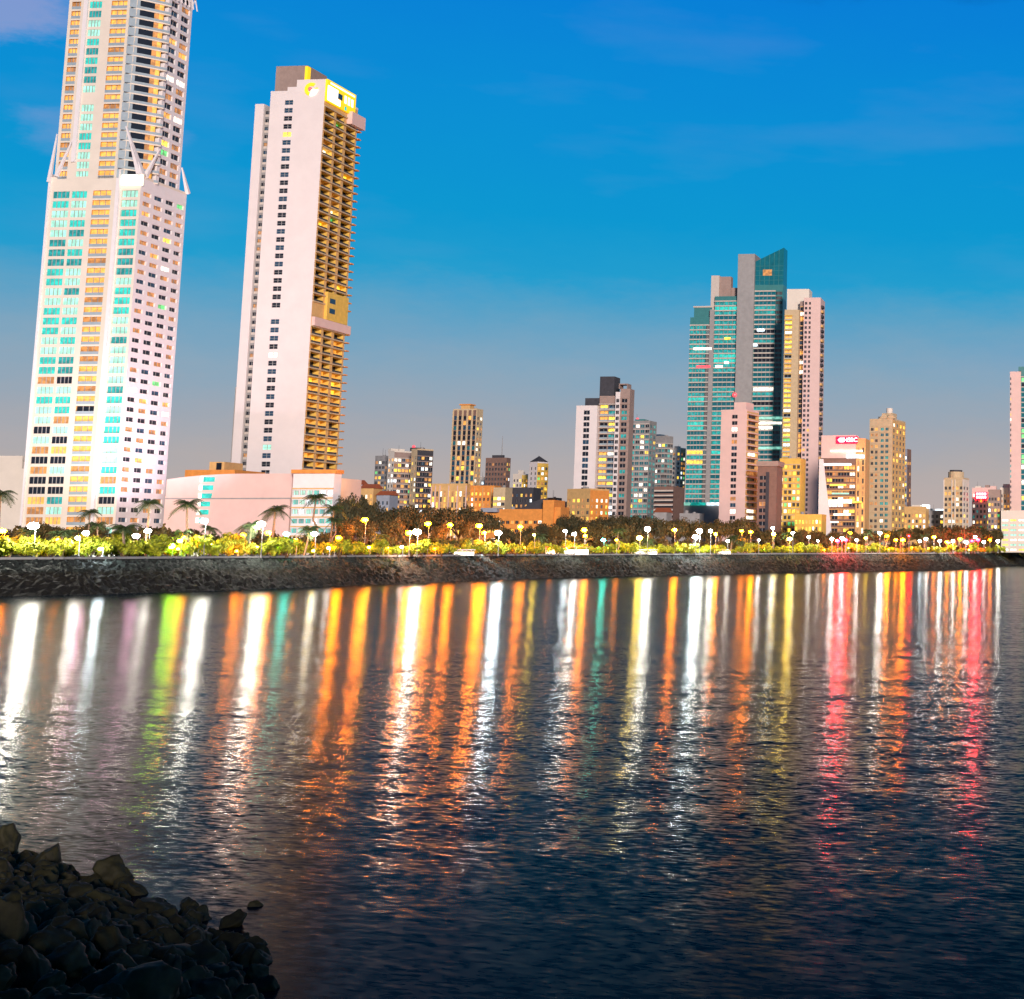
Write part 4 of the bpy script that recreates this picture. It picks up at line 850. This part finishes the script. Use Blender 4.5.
# ================================================================== PLANTS, LAMPS, ROCKS
LM = [(-40, 26, 'before the low cream hall'), (26, 72, 'at left foot of the tallest tower'), (72, 122, 'at middle foot of the tallest tower'), (122, 166, 'at right foot of the tallest tower'),
      (166, 230, 'before left half of the pink podium'), (230, 290, 'before right half of the pink podium'), (290, 342, 'before the banded parking block'), (342, 372, 'between parking block and small tower cluster'),
      (372, 432, 'before the small tower cluster'), (432, 484, 'before the yellow brown lantern tower'), (484, 560, 'before the orange hall'), (560, 612, 'before the low ochre block'), (612, 652, 'before the turquoise windowed tower'),
      (652, 718, 'before the slatted block'), (718, 760, 'before the pink slab tower'), (760, 822, 'before the amber lit cream tower'), (822, 866, 'before the red signed office'), (866, 910, 'before the ornate sand tower'),
      (910, 942, 'before the low blocks right of the ornate tower'), (942, 972, 'before the rounded crown tower'), (972, 1001, 'before the small red signed block'), (1001, 1200, 'before the right edge tower')]
def landmark(px):
    for a, b_, s in LM:
        if a <= px < b_: return s
    return LM[0][2] if px < 0 else LM[-1][2]
PENDING = []
def later(o, desc, cat, group, px): PENDING.append((px, o, desc, cat, group))
def label_all():
    cnt = {}
    tot = {}
    for px, o, d, c, g in PENDING: tot[(d, landmark(px))] = tot.get((d, landmark(px)), 0) + 1
    for px, o, d, c, g in sorted(PENDING, key=lambda q: q[0]):
        k = (d, landmark(px)); i = cnt.get(k, 0); cnt[k] = i + 1
        tag(o, f'{d} {k[1]}' + (f', {ordinal(i)}' if tot[k] > 1 else ''), c, g)
def gpt(px, Y): return Vector((mxy(px, 550) * Y, Y, 0))

def leaf_cloud(mb, c, r, n, size, m, rr, flat=.75):
    for _ in range(n):
        d = Vector((rr.gauss(0, 1), rr.gauss(0, 1), rr.gauss(0, 1))).normalized(); f = rr.random() ** .4
        p = Vector(c) + Vector((d.x * r[0] * f, d.y * r[1] * f, d.z * r[2] * f))
        nrm = (d + Vector((rr.uniform(-.8, .8), rr.uniform(-.8, .8), rr.uniform(-.4, 1)))).normalized(); a = nrm.orthogonal().normalized(); b_ = nrm.cross(a)
        an = rr.random() * 6.28; a, b_ = a * math.cos(an) + b_ * math.sin(an), b_ * math.cos(an) - a * math.sin(an)
        s = size * rr.uniform(.6, 1.3); mb.quad(p - a * s, p - b_ * s * flat, p + a * s, p + b_ * s * flat, m)
def tree_meshes(seed, kind):
    """unit: about 10 m tall, 14 m wide umbrella crown (or rounder)"""
    rr = random.Random(seed); tr = MB(); cr_ = MB(); cl = []
    wide = kind == 'umbrella'
    H = 10; R0 = 7.5 if wide else 5
    tr.tube((0, 0, -.6), (.2, 0, H * .35), .42, .3, 'trunk', 8)
    for i in range(7):
        a = i / 7 * 6.28 + rr.random(); r_ = R0 * rr.uniform(.35, .72); z = H * rr.uniform(.55, .78)
        e_ = (r_ * math.cos(a), r_ * math.sin(a), z); mid = (e_[0] * .45, e_[1] * .45, H * .35 + (z - H * .35) * .65)
        tr.tube((.2, 0, H * .33), mid, .24, .15, 'trunk', 6); tr.tube(mid, e_, .15, .06, 'trunk', 5); cl.append(e_)
    for i in range(14):
        a = rr.random() * 6.28; r_ = R0 * math.sqrt(rr.random()) * .85; cl.append((r_ * math.cos(a), r_ * math.sin(a), H * (.88 - .22 * (r_ / R0) ** 2) - rr.random() * 1.6))
    lm = 'leaf dark' if wide else 'leaf amber'
    for c_ in cl:
        s = rr.uniform(1.3, 2.4); leaf_cloud(cr_, c_, (s * 1.35, s * 1.35, s * .8), 210, .30, lm, rr)
    return tr.mesh('trunk'), cr_.mesh('crown')
TV = {k: [tree_meshes(s, k) for s in (1, 2, 3)] for k in ('umbrella', 'round')}
def tree(px, Y, ytop, wpx, kind, desc, group='trees behind the promenade'):
    g_ = gpt(px, Y); h_ = at(px, ytop, Y).z - GZ; wd = wpx * 1.25 * Y / F
    r_ = empty('tree', (g_.x, g_.y, GZ), rng.random() * 6.28); tm, cm_ = rng.choice(TV[kind])
    base = 15.0 if kind == 'umbrella' else 10.5
    for nme, me in (('trunk', tm), ('crown', cm_)):
        o = link(nme, me, r_); o.scale = (wd / base, wd / base, h_ / 10.4)
    later(r_, desc, 'tree', group, px)
for px, ofs, yt, wp in ((344, 95, 492, 20), (357, 110, 489, 24), (371, 90, 496, 24), (386, 70, 504, 26), (402, 64, 500, 36), (418, 75, 503, 26), (438, 64, 502, 38), (458, 66, 501, 44), (478, 72, 506, 34), (566, 80, 512, 22), (575, 90, 510, 20),
                        (598, 74, 513, 24), (612, 80, 511, 28), (630, 76, 511, 30), (648, 74, 513, 24), (545, 70, 520, 18), (505, 66, 524, 16), (527, 70, 523, 16)):
    tree(px, shoreY(px) + ofs, yt, wp, 'umbrella', 'broad dark tree')
for px, ofs, yt, wp in ((392, 55, 514, 20), (470, 52, 518, 18), (584, 60, 520, 18), (603, 56, 521, 18), (622, 60, 520, 18), (664, 70, 516, 20), (678, 74, 515, 20), (692, 72, 517, 18), (707, 78, 519, 16), (720, 70, 516, 20), (736, 74, 515, 20), (749, 78, 517, 16),
                        (765, 70, 527, 14), (782, 66, 528, 14), (800, 70, 527, 14), (816, 66, 528, 14), (834, 60, 529, 13), (850, 66, 528, 14), (868, 60, 528, 14), (880, 64, 527, 14), (893, 70, 527, 14), (906, 60, 526, 14), (918, 70, 524, 14),
                        (930, 60, 524, 14), (943, 66, 523, 16), (957, 60, 522, 16), (971, 60, 522, 16), (984, 62, 524, 14), (996, 60, 526, 12), (40, 60, 520, 26), (62, 50, 524, 22), (90, 70, 520, 26), (352, 60, 512, 22), (366, 56, 516, 18), (8, 60, 528, 22), (345, 50, 520, 14), (440, 48, 522, 14), (556, 60, 522, 14)):
    tree(px, shoreY(px) + ofs, yt, wp, 'round', 'round amber brown tree')

def palm_meshes(seed):
    rr = random.Random(seed); tr = MB(); cr_ = MB(); H = 9; pts = [Vector((.5 * math.sin(i / 8 * 1.4) * seed % 1.1, 0, H * i / 8 - .3)) for i in range(9)]
    for i in range(8): tr.tube(pts[i], pts[i + 1], .26 - .012 * i, .25 - .012 * i, 'palm trunk', 7)
    top = pts[-1]
    for i in range(17):
        a = i * 2.4 + rr.random() * .4; el_ = rr.uniform(-.35, 1.15); Ln = rr.uniform(2.6, 3.5); d = Vector((math.cos(a), math.sin(a), 0)); prev = top; n = 9
        for j in range(1, n + 1):
            f = j / n; p = top + d * (Ln * f * math.cos(el_ * .6)) + Vector((0, 0, Ln * (math.sin(el_) * f - 1.05 * f * f * .75)))
            sd_ = d.cross(Vector((0, 0, 1))).normalized(); cr_.tube(prev, p, .04, .03, 'leaf palm', 3, False)
            wl = 1.15 * math.sin(math.pi * min(1, f * .85 + .12)) + .1
            for sg in (-1, 1):
                for q in (0, .5):
                    b0 = prev.lerp(p, q); b1 = prev.lerp(p, q + .32); tip = b0.lerp(b1, .8) + sd_ * (sg * wl) + Vector((0, 0, -.45 * wl)) + d * .25
                    cr_.poly([b0, b1, tip + (p - prev) * .08, tip], 'leaf palm')
            prev = p
    return tr.mesh('trunk'), cr_.mesh('crown')
PV = [palm_meshes(s) for s in (1, 2, 3)]
def palm(px, Y, ycen, rpx, desc='palm tree with drooping fronds'):
    g_ = gpt(px, Y); h_ = at(px, ycen, Y).z - GZ; s = rpx * 1.3 * Y / F / 3.1
    r_ = empty('palm_tree', (g_.x, g_.y, GZ), rng.random() * 6.28); tm, cm_ = rng.choice(PV)
    o = link('trunk', tm, r_); o.scale = (s, s, h_ / 8.7); o = link('crown', cm_, r_); o.scale = (s, s, s); o.location = (0, 0, h_ - 8.7 * s)
    later(r_, desc, 'palm tree', 'palms along the promenade', px)
for px, ofs, yc, rp in ((-2, 40, 493, 12), (86, 60, 512, 9), (145, 34, 503, 11), (127, 24, 529, 15), (189, 34, 504, 13), (180, 26, 533, 9), (270, 44, 509, 12), (248, 24, 525, 13), (311, 50, 497, 11), (328, 50, 508, 10), (304, 24, 529, 10),
                        (335, 40, 520, 8), (443, 30, 541, 8), (452, 28, 542, 7), (60, 28, 534, 14), (210, 40, 528, 9), (381, 34, 536, 8), (466, 30, 540, 7), (540, 40, 536, 8), (617, 34, 530, 6), (650, 30, 541, 7), (730, 34, 538, 8), (742, 30, 540, 7),
                        (868, 30, 531, 6), (884, 30, 532, 6), (900, 34, 530, 6), (786, 34, 534, 6), (845, 30, 534, 6), (1016, 30, 540, 7), (925, 30, 536, 5), (100, 40, 525, 9), (22, 30, 532, 10)):
    palm(px, shoreY(px) + ofs, yc, rp)

def shrub_mesh(seed, lm='leaf lime'):
    rr = random.Random(seed); cr_ = MB(); st = MB()
    for i in range(5): st.tube((rr.uniform(-.3, .3), rr.uniform(-.3, .3), -.2), (rr.uniform(-1.2, 1.2), rr.uniform(-1.2, 1.2), 1.5), .07, .04, 'trunk', 5)
    for i in range(8): leaf_cloud(cr_, (rr.uniform(-1.6, 1.6), rr.uniform(-1.3, 1.3), rr.uniform(.7, 2.3)), (.9, .9, .7), 90, .24, lm, rr)
    return st.mesh('stem'), cr_.mesh('foliage')
SV = [shrub_mesh(s) for s in (11, 12, 13, 14)]
SW = [shrub_mesh(s, 'leaf amber') for s in (15, 16, 17)]
px = -25
while px < 1040:
    Y = shoreY(px) + rng.uniform(20, 40); g_ = gpt(px, Y); r_ = empty('shrub', (g_.x, g_.y, GZ), rng.random() * 6.28); st, fo = rng.choice(SV)
    s = rng.uniform(.7, 1.5) * (1.15 if px < 345 else 1.0); h_ = s * rng.uniform(.8, 1.5)
    for nme, me in (('stem', st), ('foliage', fo)):
        o = link(nme, me, r_); o.scale = (s, s, h_)
    later(r_, 'lime green shrub', 'shrub', 'shrubs along the promenade', px); px += rng.uniform(3.2, 8.5) * (1.0 if px < 760 else .8)

px = -15
while px < 1035:
    Y = shoreY(px) + rng.uniform(46, 78); g_ = gpt(px, Y); r_ = empty('bush', (g_.x, g_.y, GZ), rng.random() * 6.28); st, fo = rng.choice(SW); s = rng.uniform(1.5, 2.3)
    for nme, me in (('stem', st), ('foliage', fo)):
        o = link(nme, me, r_); o.scale = (s, s, s * rng.uniform(.95, 1.5))
    later(r_, 'amber brown bush', 'bush', 'bushes behind the road', px); px += rng.uniform(6, 11)
# street lamps: (px, py of head, offset behind the waterline, colour, radius)
BIG = {36, 206, 263, 418, 499, 480, 575, 648, 696, 340, 429, 451, 711, 790, 880, 887, 903, 675}
def lamp(px, py, ofs, colr, rad=.8, kind='street_lamp'):
    rad *= .95
    Y = shoreY(px) + ofs; g_ = gpt(px, Y); p = at(px, py, Y); x_ = p.x; h_ = max(p.z - GZ, 1.2)
    r_ = empty(kind, (x_, Y, GZ)); m_ = MB(); m_.tube((0, 0, -.3), (0, .0, h_ * .98), .12, .07, 'pole', 7); m_.tube((0, 0, -.3), (0, 0, .5), .28, .24, 'pole', 7); obj('pole', m_, r_)
    m_ = MB(); m_.tube((0, 0, h_ * .97), (0, -.9, h_ + rad * .6), .08, .06, 'pole', 5); m_.ball((0, -.9, h_ + rad * .62), rad * .5, 'pole', 8, 4, (1, 1, .5)); obj('arm', m_, r_)
    soft = colr in ('white', 'cool', 'orange', 'yellow') and round(px) not in BIG and pick([('', 2 if px < 720 else 1), ('mid ', 2), ('soft ', 2 if px < 720 else 4)])
    m_ = MB(); m_.ball((0, -.9, h_), rad, 'lamp ' + (soft or '') + colr, 10, 6, (1, 1, .7)); obj('lamp_head', m_, r_)
    later(r_, {'white': 'white glowing street lamp', 'cool': 'cool bluish white street lamp', 'orange': 'orange sodium street lamp', 'yellow': 'yellow glowing street lamp', 'green': 'green garden lamp', 'teal': 'turquoise garden lamp', 'pink': 'pink garden lamp', 'red': 'red lamp'}[colr],
          'street lamp', 'lamps along the waterfront', px)
W_ = 'white'; O_ = 'orange'; C_ = 'cool'; Y_ = 'yellow'
for a in ((36, 526, 18, W_, 1.2), (5, 531, 30, O_, .9), (-8, 533, 26, Y_, .9), (80, 538, 20, W_, .55), (60, 540, 24, O_, .5), (103, 549, 16.5, C_, .5), (88, 533, 34, 'pink', .8), (150, 531, 26, W_, .8), (120, 540, 30, 'pink', .8), (138, 536, 34, 'pink', .9),
          (173, 546, 22, 'green', 1.0), (206, 521, 20, W_, .95), (182, 541, 24, 'green', .7), (186, 538, 24, O_, .6), (263, 524, 18, W_, 1.05), (270, 533, 30, O_, .8), (288, 534, 24, 'teal', .8), (297, 540, 22, O_, .55), (316, 534, 17, W_, .85), (245, 535, 30, O_, .7),
          (330, 548, 17, W_, .5), (340, 538, 26, O_, .85), (366, 520, 40, O_, 1.0), (384, 545, 26, 'green', .7), (410, 533, 20, O_, 1.0), (418, 532, 17, W_, 1.25), (429, 524, 34, O_, 1.0), (403, 547, 17, W_, .45), (451, 525, 36, O_, .9),
          (480, 526, 34, O_, 1.1), (485, 533, 24, O_, .8), (499, 533, 17, C_, 1.25), (521, 527, 30, O_, 1.0), (535, 535, 24, Y_, .5), (566, 531, 26, C_, .7), (575, 534, 17, W_, .85), (585, 530, 30, O_, 1.1), (586, 536, 24, O_, .8),
          (604, 540, 24, 'teal', .9), (617, 540, 26, O_, .6), (640, 538, 22, Y_, 1.2), (648, 529, 17, W_, 1.2), (675, 530, 34, O_, 1.0), (696, 537, 20, C_, 1.2), (700, 531, 17, W_, 1.25), (711, 531, 22, W_, .8), (716, 534, 24, O_, .8),
          (728, 541, 17, W_, .7), (742, 531, 34, O_, .9), (751, 532, 30, O_, .95), (759, 540, 17, W_, .5), (773, 528, 36, C_, .8), (774, 534, 34, Y_, .9), (790, 539, 24, Y_, 1.1), (793, 533, 20, W_, .75), (809, 537, 24, W_, .8), (818, 541, 20, W_, .5),
          (832, 539, 20, W_, .9), (838, 541, 18, 'red', 1.0), (846, 540, 22, 'red', 1.0), (842, 538, 24, C_, .8), (850, 533, 34, O_, 1.0), (857, 540, 24, W_, .7), (866, 538, 20, Y_, .7), (880, 533, 17, W_, 1.0), (887, 536, 30, O_, 1.0), (896, 540, 24, O_, .9), (903, 540, 20, O_, 1.1), (909, 536, 30, 'red', .5),
          (926, 539, 20, W_, .9), (920, 541, 30, C_, .7), (934, 537, 26, O_, 1.0), (940, 541, 20, W_, .8), (947, 542, 30, O_, .8), (953, 541, 24, W_, .8), (960, 539, 40, O_, .9), (966, 542, 24, W_, .9), (972, 541, 30, 'red', .9), (978, 540, 30, 'red', 1.1), (975, 537, 44, W_, .8), (984, 542, 24, W_, .9),
          (990, 540, 34, O_, .8), (998, 541, 24, W_, 1.0), (1005, 542, 40, C_, 1.2), (1012, 541, 30, Y_, .9), (1022, 539, 24, W_, .6)):
    lamp(*a)
q_ = -6
while q_ < 1030:  # small low lamps added among the shrubs to brighten them
    lamp(q_, 549 + rng.uniform(-3.5, 2.0) * (1.2 if q_ < 400 else .5), rng.uniform(22, 36), pick([('yellow', 4), ('orange', 3), ('green', 1)]), rng.uniform(.3, .5)); q_ += rng.uniform(15, 27)
# low lit pavilions and walls on the lawn
def pavilion(px, w_px, ofs, h_, mcol, lab):
    Y = shoreY(px) + ofs; g_ = gpt(px, Y); wd = w_px * Y / F; r_ = empty('pavilion', (g_.x, Y, GZ)); m_ = MB(); m_.box(-wd / 2, wd / 2, 0, 3, h_, h_ + .3, mcol); obj('roof', m_, r_)
    for i in range(5):
        m_ = MB(); x = -wd / 2 + .3 + (wd - .6) * i / 4; m_.tube((x, .3, -.1), (x, .3, h_), .12, .12, 'pier white', 6); obj('column', m_, r_)
    m_ = MB(); m_.box(-wd / 2 + .2, wd / 2 - .2, 1.4, 2.6, -.1, h_ * .7, 'pane white'); obj('lit_counter', m_, r_); tag(r_, lab, 'pavilion')
pavilion(566, 42, 21, 2.6, 'orange wall', 'long low pavilion glowing white under an orange roof, before the orange hall')
pavilion(462, 20, 22, 1.6, 'pier white', 'small white lit pavilion below the broad dark umbrella tree')
pavilion(195, 14, 24, 2.2, 'pink wall', 'short lit pavilion among shrubs before the pink podium')
pavilion(98, 26, 44, 4.2, 'red roof', 'red roofed pavilion at the foot of the tallest tower')
pavilion(645, 22, 21, 1.5, 'pier white', 'low white lit pavilion below the turquoise windowed tower')
pavilion(722, 16, 22, 1.4, 'sand wall', 'small pale lit pavilion below the pink slab tower')

# floodlights washing the tallest tower
def flood(px, Y, z, aim, power, col_, lab, ang=75):
    g_ = gpt(px, Y); r_ = empty('floodlight', (g_.x, Y, GZ)); m_ = MB(); m_.tube((0, 0, -.2), (0, 0, z), .15, .12, 'pole', 6); obj('pole', m_, r_)
    m_ = MB(); m_.box(-.6, .6, -.35, .35, z, z + .7, 'dark wall'); m_.box(-.5, .5, -.3, .3, z + .7, z + .74, 'pane white'); obj('lamp_head', m_, r_)
    ld = bpy.data.lights.new('floodlight', 'SPOT'); ld.energy = power; ld.spot_size = R(ang); ld.spot_blend = .8; ld.color = col_; ld.shadow_soft_size = .5
    lo = bpy.data.objects.new('bulb', ld); COL.objects.link(lo); lo.parent = r_; lo.location = (0, 0, z + 1.2); lo.rotation_euler = (Vector(aim) - Vector((g_.x, Y, GZ + z + 1.2))).to_track_quat('-Z', 'Y').to_euler(); tag(r_, lab, 'floodlight')
q = T1.P
flood(52, 455, 7, at(55, 380, 500), 60000, (1, .9, .8), 'floodlight on a short pole at left foot of the tallest tower')
flood(104, 455, 7, at(105, 380, 500), 70000, (1, .86, .8), 'floodlight on a short pole below the teal window column of the tallest tower')
flood(178, 478, 7, at(146, 340, 520), 150000, (1, .72, .95), 'pinkish floodlight on a short pole right of the tallest tower', 85)
flood(6, 440, 5, at(10, 490, 560), 30000, (1, .85, .65), 'floodlight before the low cream hall', 110)
flood(350, 520, 6, at(322, 330, 590), 110000, (1, .55, .12), 'added amber floodlight at the ochre balcony side of the slab tower', 80)  # amber spot added to warm the balcony side, its fixture is unseen
flood(225, 470, 5, at(232, 500, 518), 9000, (1, .7, .6), 'floodlight before the pink podium', 120)
flood(316, 480, 5, at(316, 505, 515), 8000, (.8, 1, .95), 'cool floodlight before the banded parking block', 110)

# near shore: bank under the camera and the rock pile at lower left
NSP = [(-330, 790), (-150, 822), (-60, 838), (0, 850), (60, 868), (112, 884), (165, 905), (208, 922), (242, 940), (264, 958), (276, 985), (284, 1015)]
NS = [tuple((ray(a, b_) * (-CZ / ray(a, b_).z)).xy) for a, b_ in NSP] + [(-8, 24), (10, 18), (40, 14), (90, 12)]
NT = [(-110, 40), (-80, 26), (-62, 20), (-54, 17), (-47, 14), (-42, 12), (-37, 10), (-33, 9), (-29, 8), (-26, 7), (-23, 6), (-20, 5), (-8, 5), (10, 4), (40, 3), (90, 0)]
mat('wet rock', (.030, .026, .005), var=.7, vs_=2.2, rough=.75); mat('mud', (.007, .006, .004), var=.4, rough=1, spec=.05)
nb_ = MB(); K = 12
for (a, b_) in zip(NS, NT):
    for j in range(K + 1):
        f = j / K; nb_.v.append((a[0] + (b_[0] - a[0]) * f, a[1] + (b_[1] - a[1]) * f, -.45 + 8.85 * f))
for i in range(len(NS) - 1):
    for j in range(K):
        k = i * (K + 1) + j; nb_.f.append((k, k + K + 1, k + K + 2, k + 1))
nb_.f.append(tuple([i * (K + 1) + K for i in range(len(NS))] + [len(nb_.v), len(nb_.v) + 1])); nb_.v += [(90, -60, 8.4), (-110, -60, 8.4)]
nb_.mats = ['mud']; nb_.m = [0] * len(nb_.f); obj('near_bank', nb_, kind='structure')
import bmesh
from mathutils import noise as mn
def rock_mesh(seed):
    bm = bmesh.new(); bmesh.ops.create_icosphere(bm, subdivisions=4, radius=1); rr = random.Random(seed); o = Vector((seed * 7.3, 0, 0))
    pl = [(Vector((rr.gauss(0, 1), rr.gauss(0, 1), rr.gauss(0, .8))).normalized(), rr.uniform(.55, .85)) for _ in range(11)]
    for v in bm.verts:
        for n_, d in pl:
            e_ = v.co.dot(n_) - d
            if e_ > 0: v.co -= n_ * e_ * .92
        v.co *= 1 + .2 * mn.noise(v.co * 1.8 + o) + .10 * mn.noise(v.co * 5 + o) + .05 * mn.noise(v.co * 11 + o)
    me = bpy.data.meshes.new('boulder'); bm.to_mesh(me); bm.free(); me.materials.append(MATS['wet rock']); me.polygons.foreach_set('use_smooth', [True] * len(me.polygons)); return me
RV = [rock_mesh(s) for s in range(1, 8)]
rr = random.Random(21)
def bank_pt(i, f):
    k = int(i); t_ = i - k; k2 = min(k + 1, len(NS) - 1); a = Vector(NS[k]).lerp(Vector(NS[k2]), t_); b_ = Vector(NT[k]).lerp(Vector(NT[k2]), t_); p = a.lerp(b_, f); return Vector((p.x, p.y, -.3 + 8.7 * f))
def boulder(p, s, label, group=None):
    o = link('boulder', rr.choice(RV)); o.location = p; o.rotation_euler = (rr.random() * 6, rr.random() * 6, rr.random() * 6); o.scale = (s * rr.uniform(.8, 1.3), s * rr.uniform(.8, 1.25), s * rr.uniform(.6, .9)); tag(o, label, 'boulder', group); return o
cand = []
for q_ in range(7000):
    i = rr.uniform(1, 12); f = rr.random() ** 1.7 * .55 if q_ > 1200 else rr.uniform(.04, .14); p = bank_pt(i, f); s = rr.uniform(.26, .48) if rr.random() < .75 else rr.uniform(.48, .8)
    if q_ < 1200: s = rr.uniform(.30, .55)
    zc = p.z - CZ; px_ = PX + F * p.x / p.y * .995; py_ = HY - zc / p.y * F * .99
    if px_ < -25 or px_ > 300 or py_ > 1030: continue
    if any((p - q2).length < (s + r2) * .58 for q2, r2, _, _ in cand): continue
    cand.append((p, s, px_, py_))
cand = cand[:288]
ROWN = ['topmost', 'second', 'third', 'fourth', 'fifth', 'sixth', 'seventh', 'eighth', 'lowest']
lo_, hi_ = min(c[3] for c in cand), max(c[3] for c in cand)
rows_ = {}
for c in cand: rows_.setdefault(min(8, int((c[3] - lo_) / (hi_ - lo_) * 9)), []).append(c)
for k, lst in rows_.items():
    for n_, (p, s, a, b_) in enumerate(sorted(lst, key=lambda c: c[2])):
        boulder(p + Vector((0, 0, s * .3)), s, f"{'small' if s < .4 else 'broad'} dark boulder, {ordinal(n_)} in {ROWN[k]} row of the near rock pile", 'boulders of the near rock pile')
def at_z(px, py, z):
    d = ray(px, py); t_ = (z - CZ) / d.z; return Vector((d.x * t_, d.y * t_, z))
boulder(at_z(6, 842, .35), .62, 'tall pointed boulder at the far left top of the near rock pile')
boulder(at_z(48, 862, .25), .55, 'large olive boulder with a broad flat face, upper left of the near rock pile')
boulder(at_z(114, 876, .2), .55, 'olive faced boulder forming the middle peak of the near rock pile')
boulder(at_z(190, 912, .1), .48, 'rounded dark boulder near the right tip of the near rock pile')
boulder(at_z(230, 922, .1), .36, 'small dark boulder at the waterline, right tip of the near rock pile')
boulder(at_z(250, 966, -.1), .6, 'low black boulder half in the water at the foot of the pile')
o = boulder(at_z(254, 906, .0), .22, 'lone small dark rock breaking the water surface right of the rock pile'); o.name = 'lone_rock'; o['category'] = 'rock'
label_all()
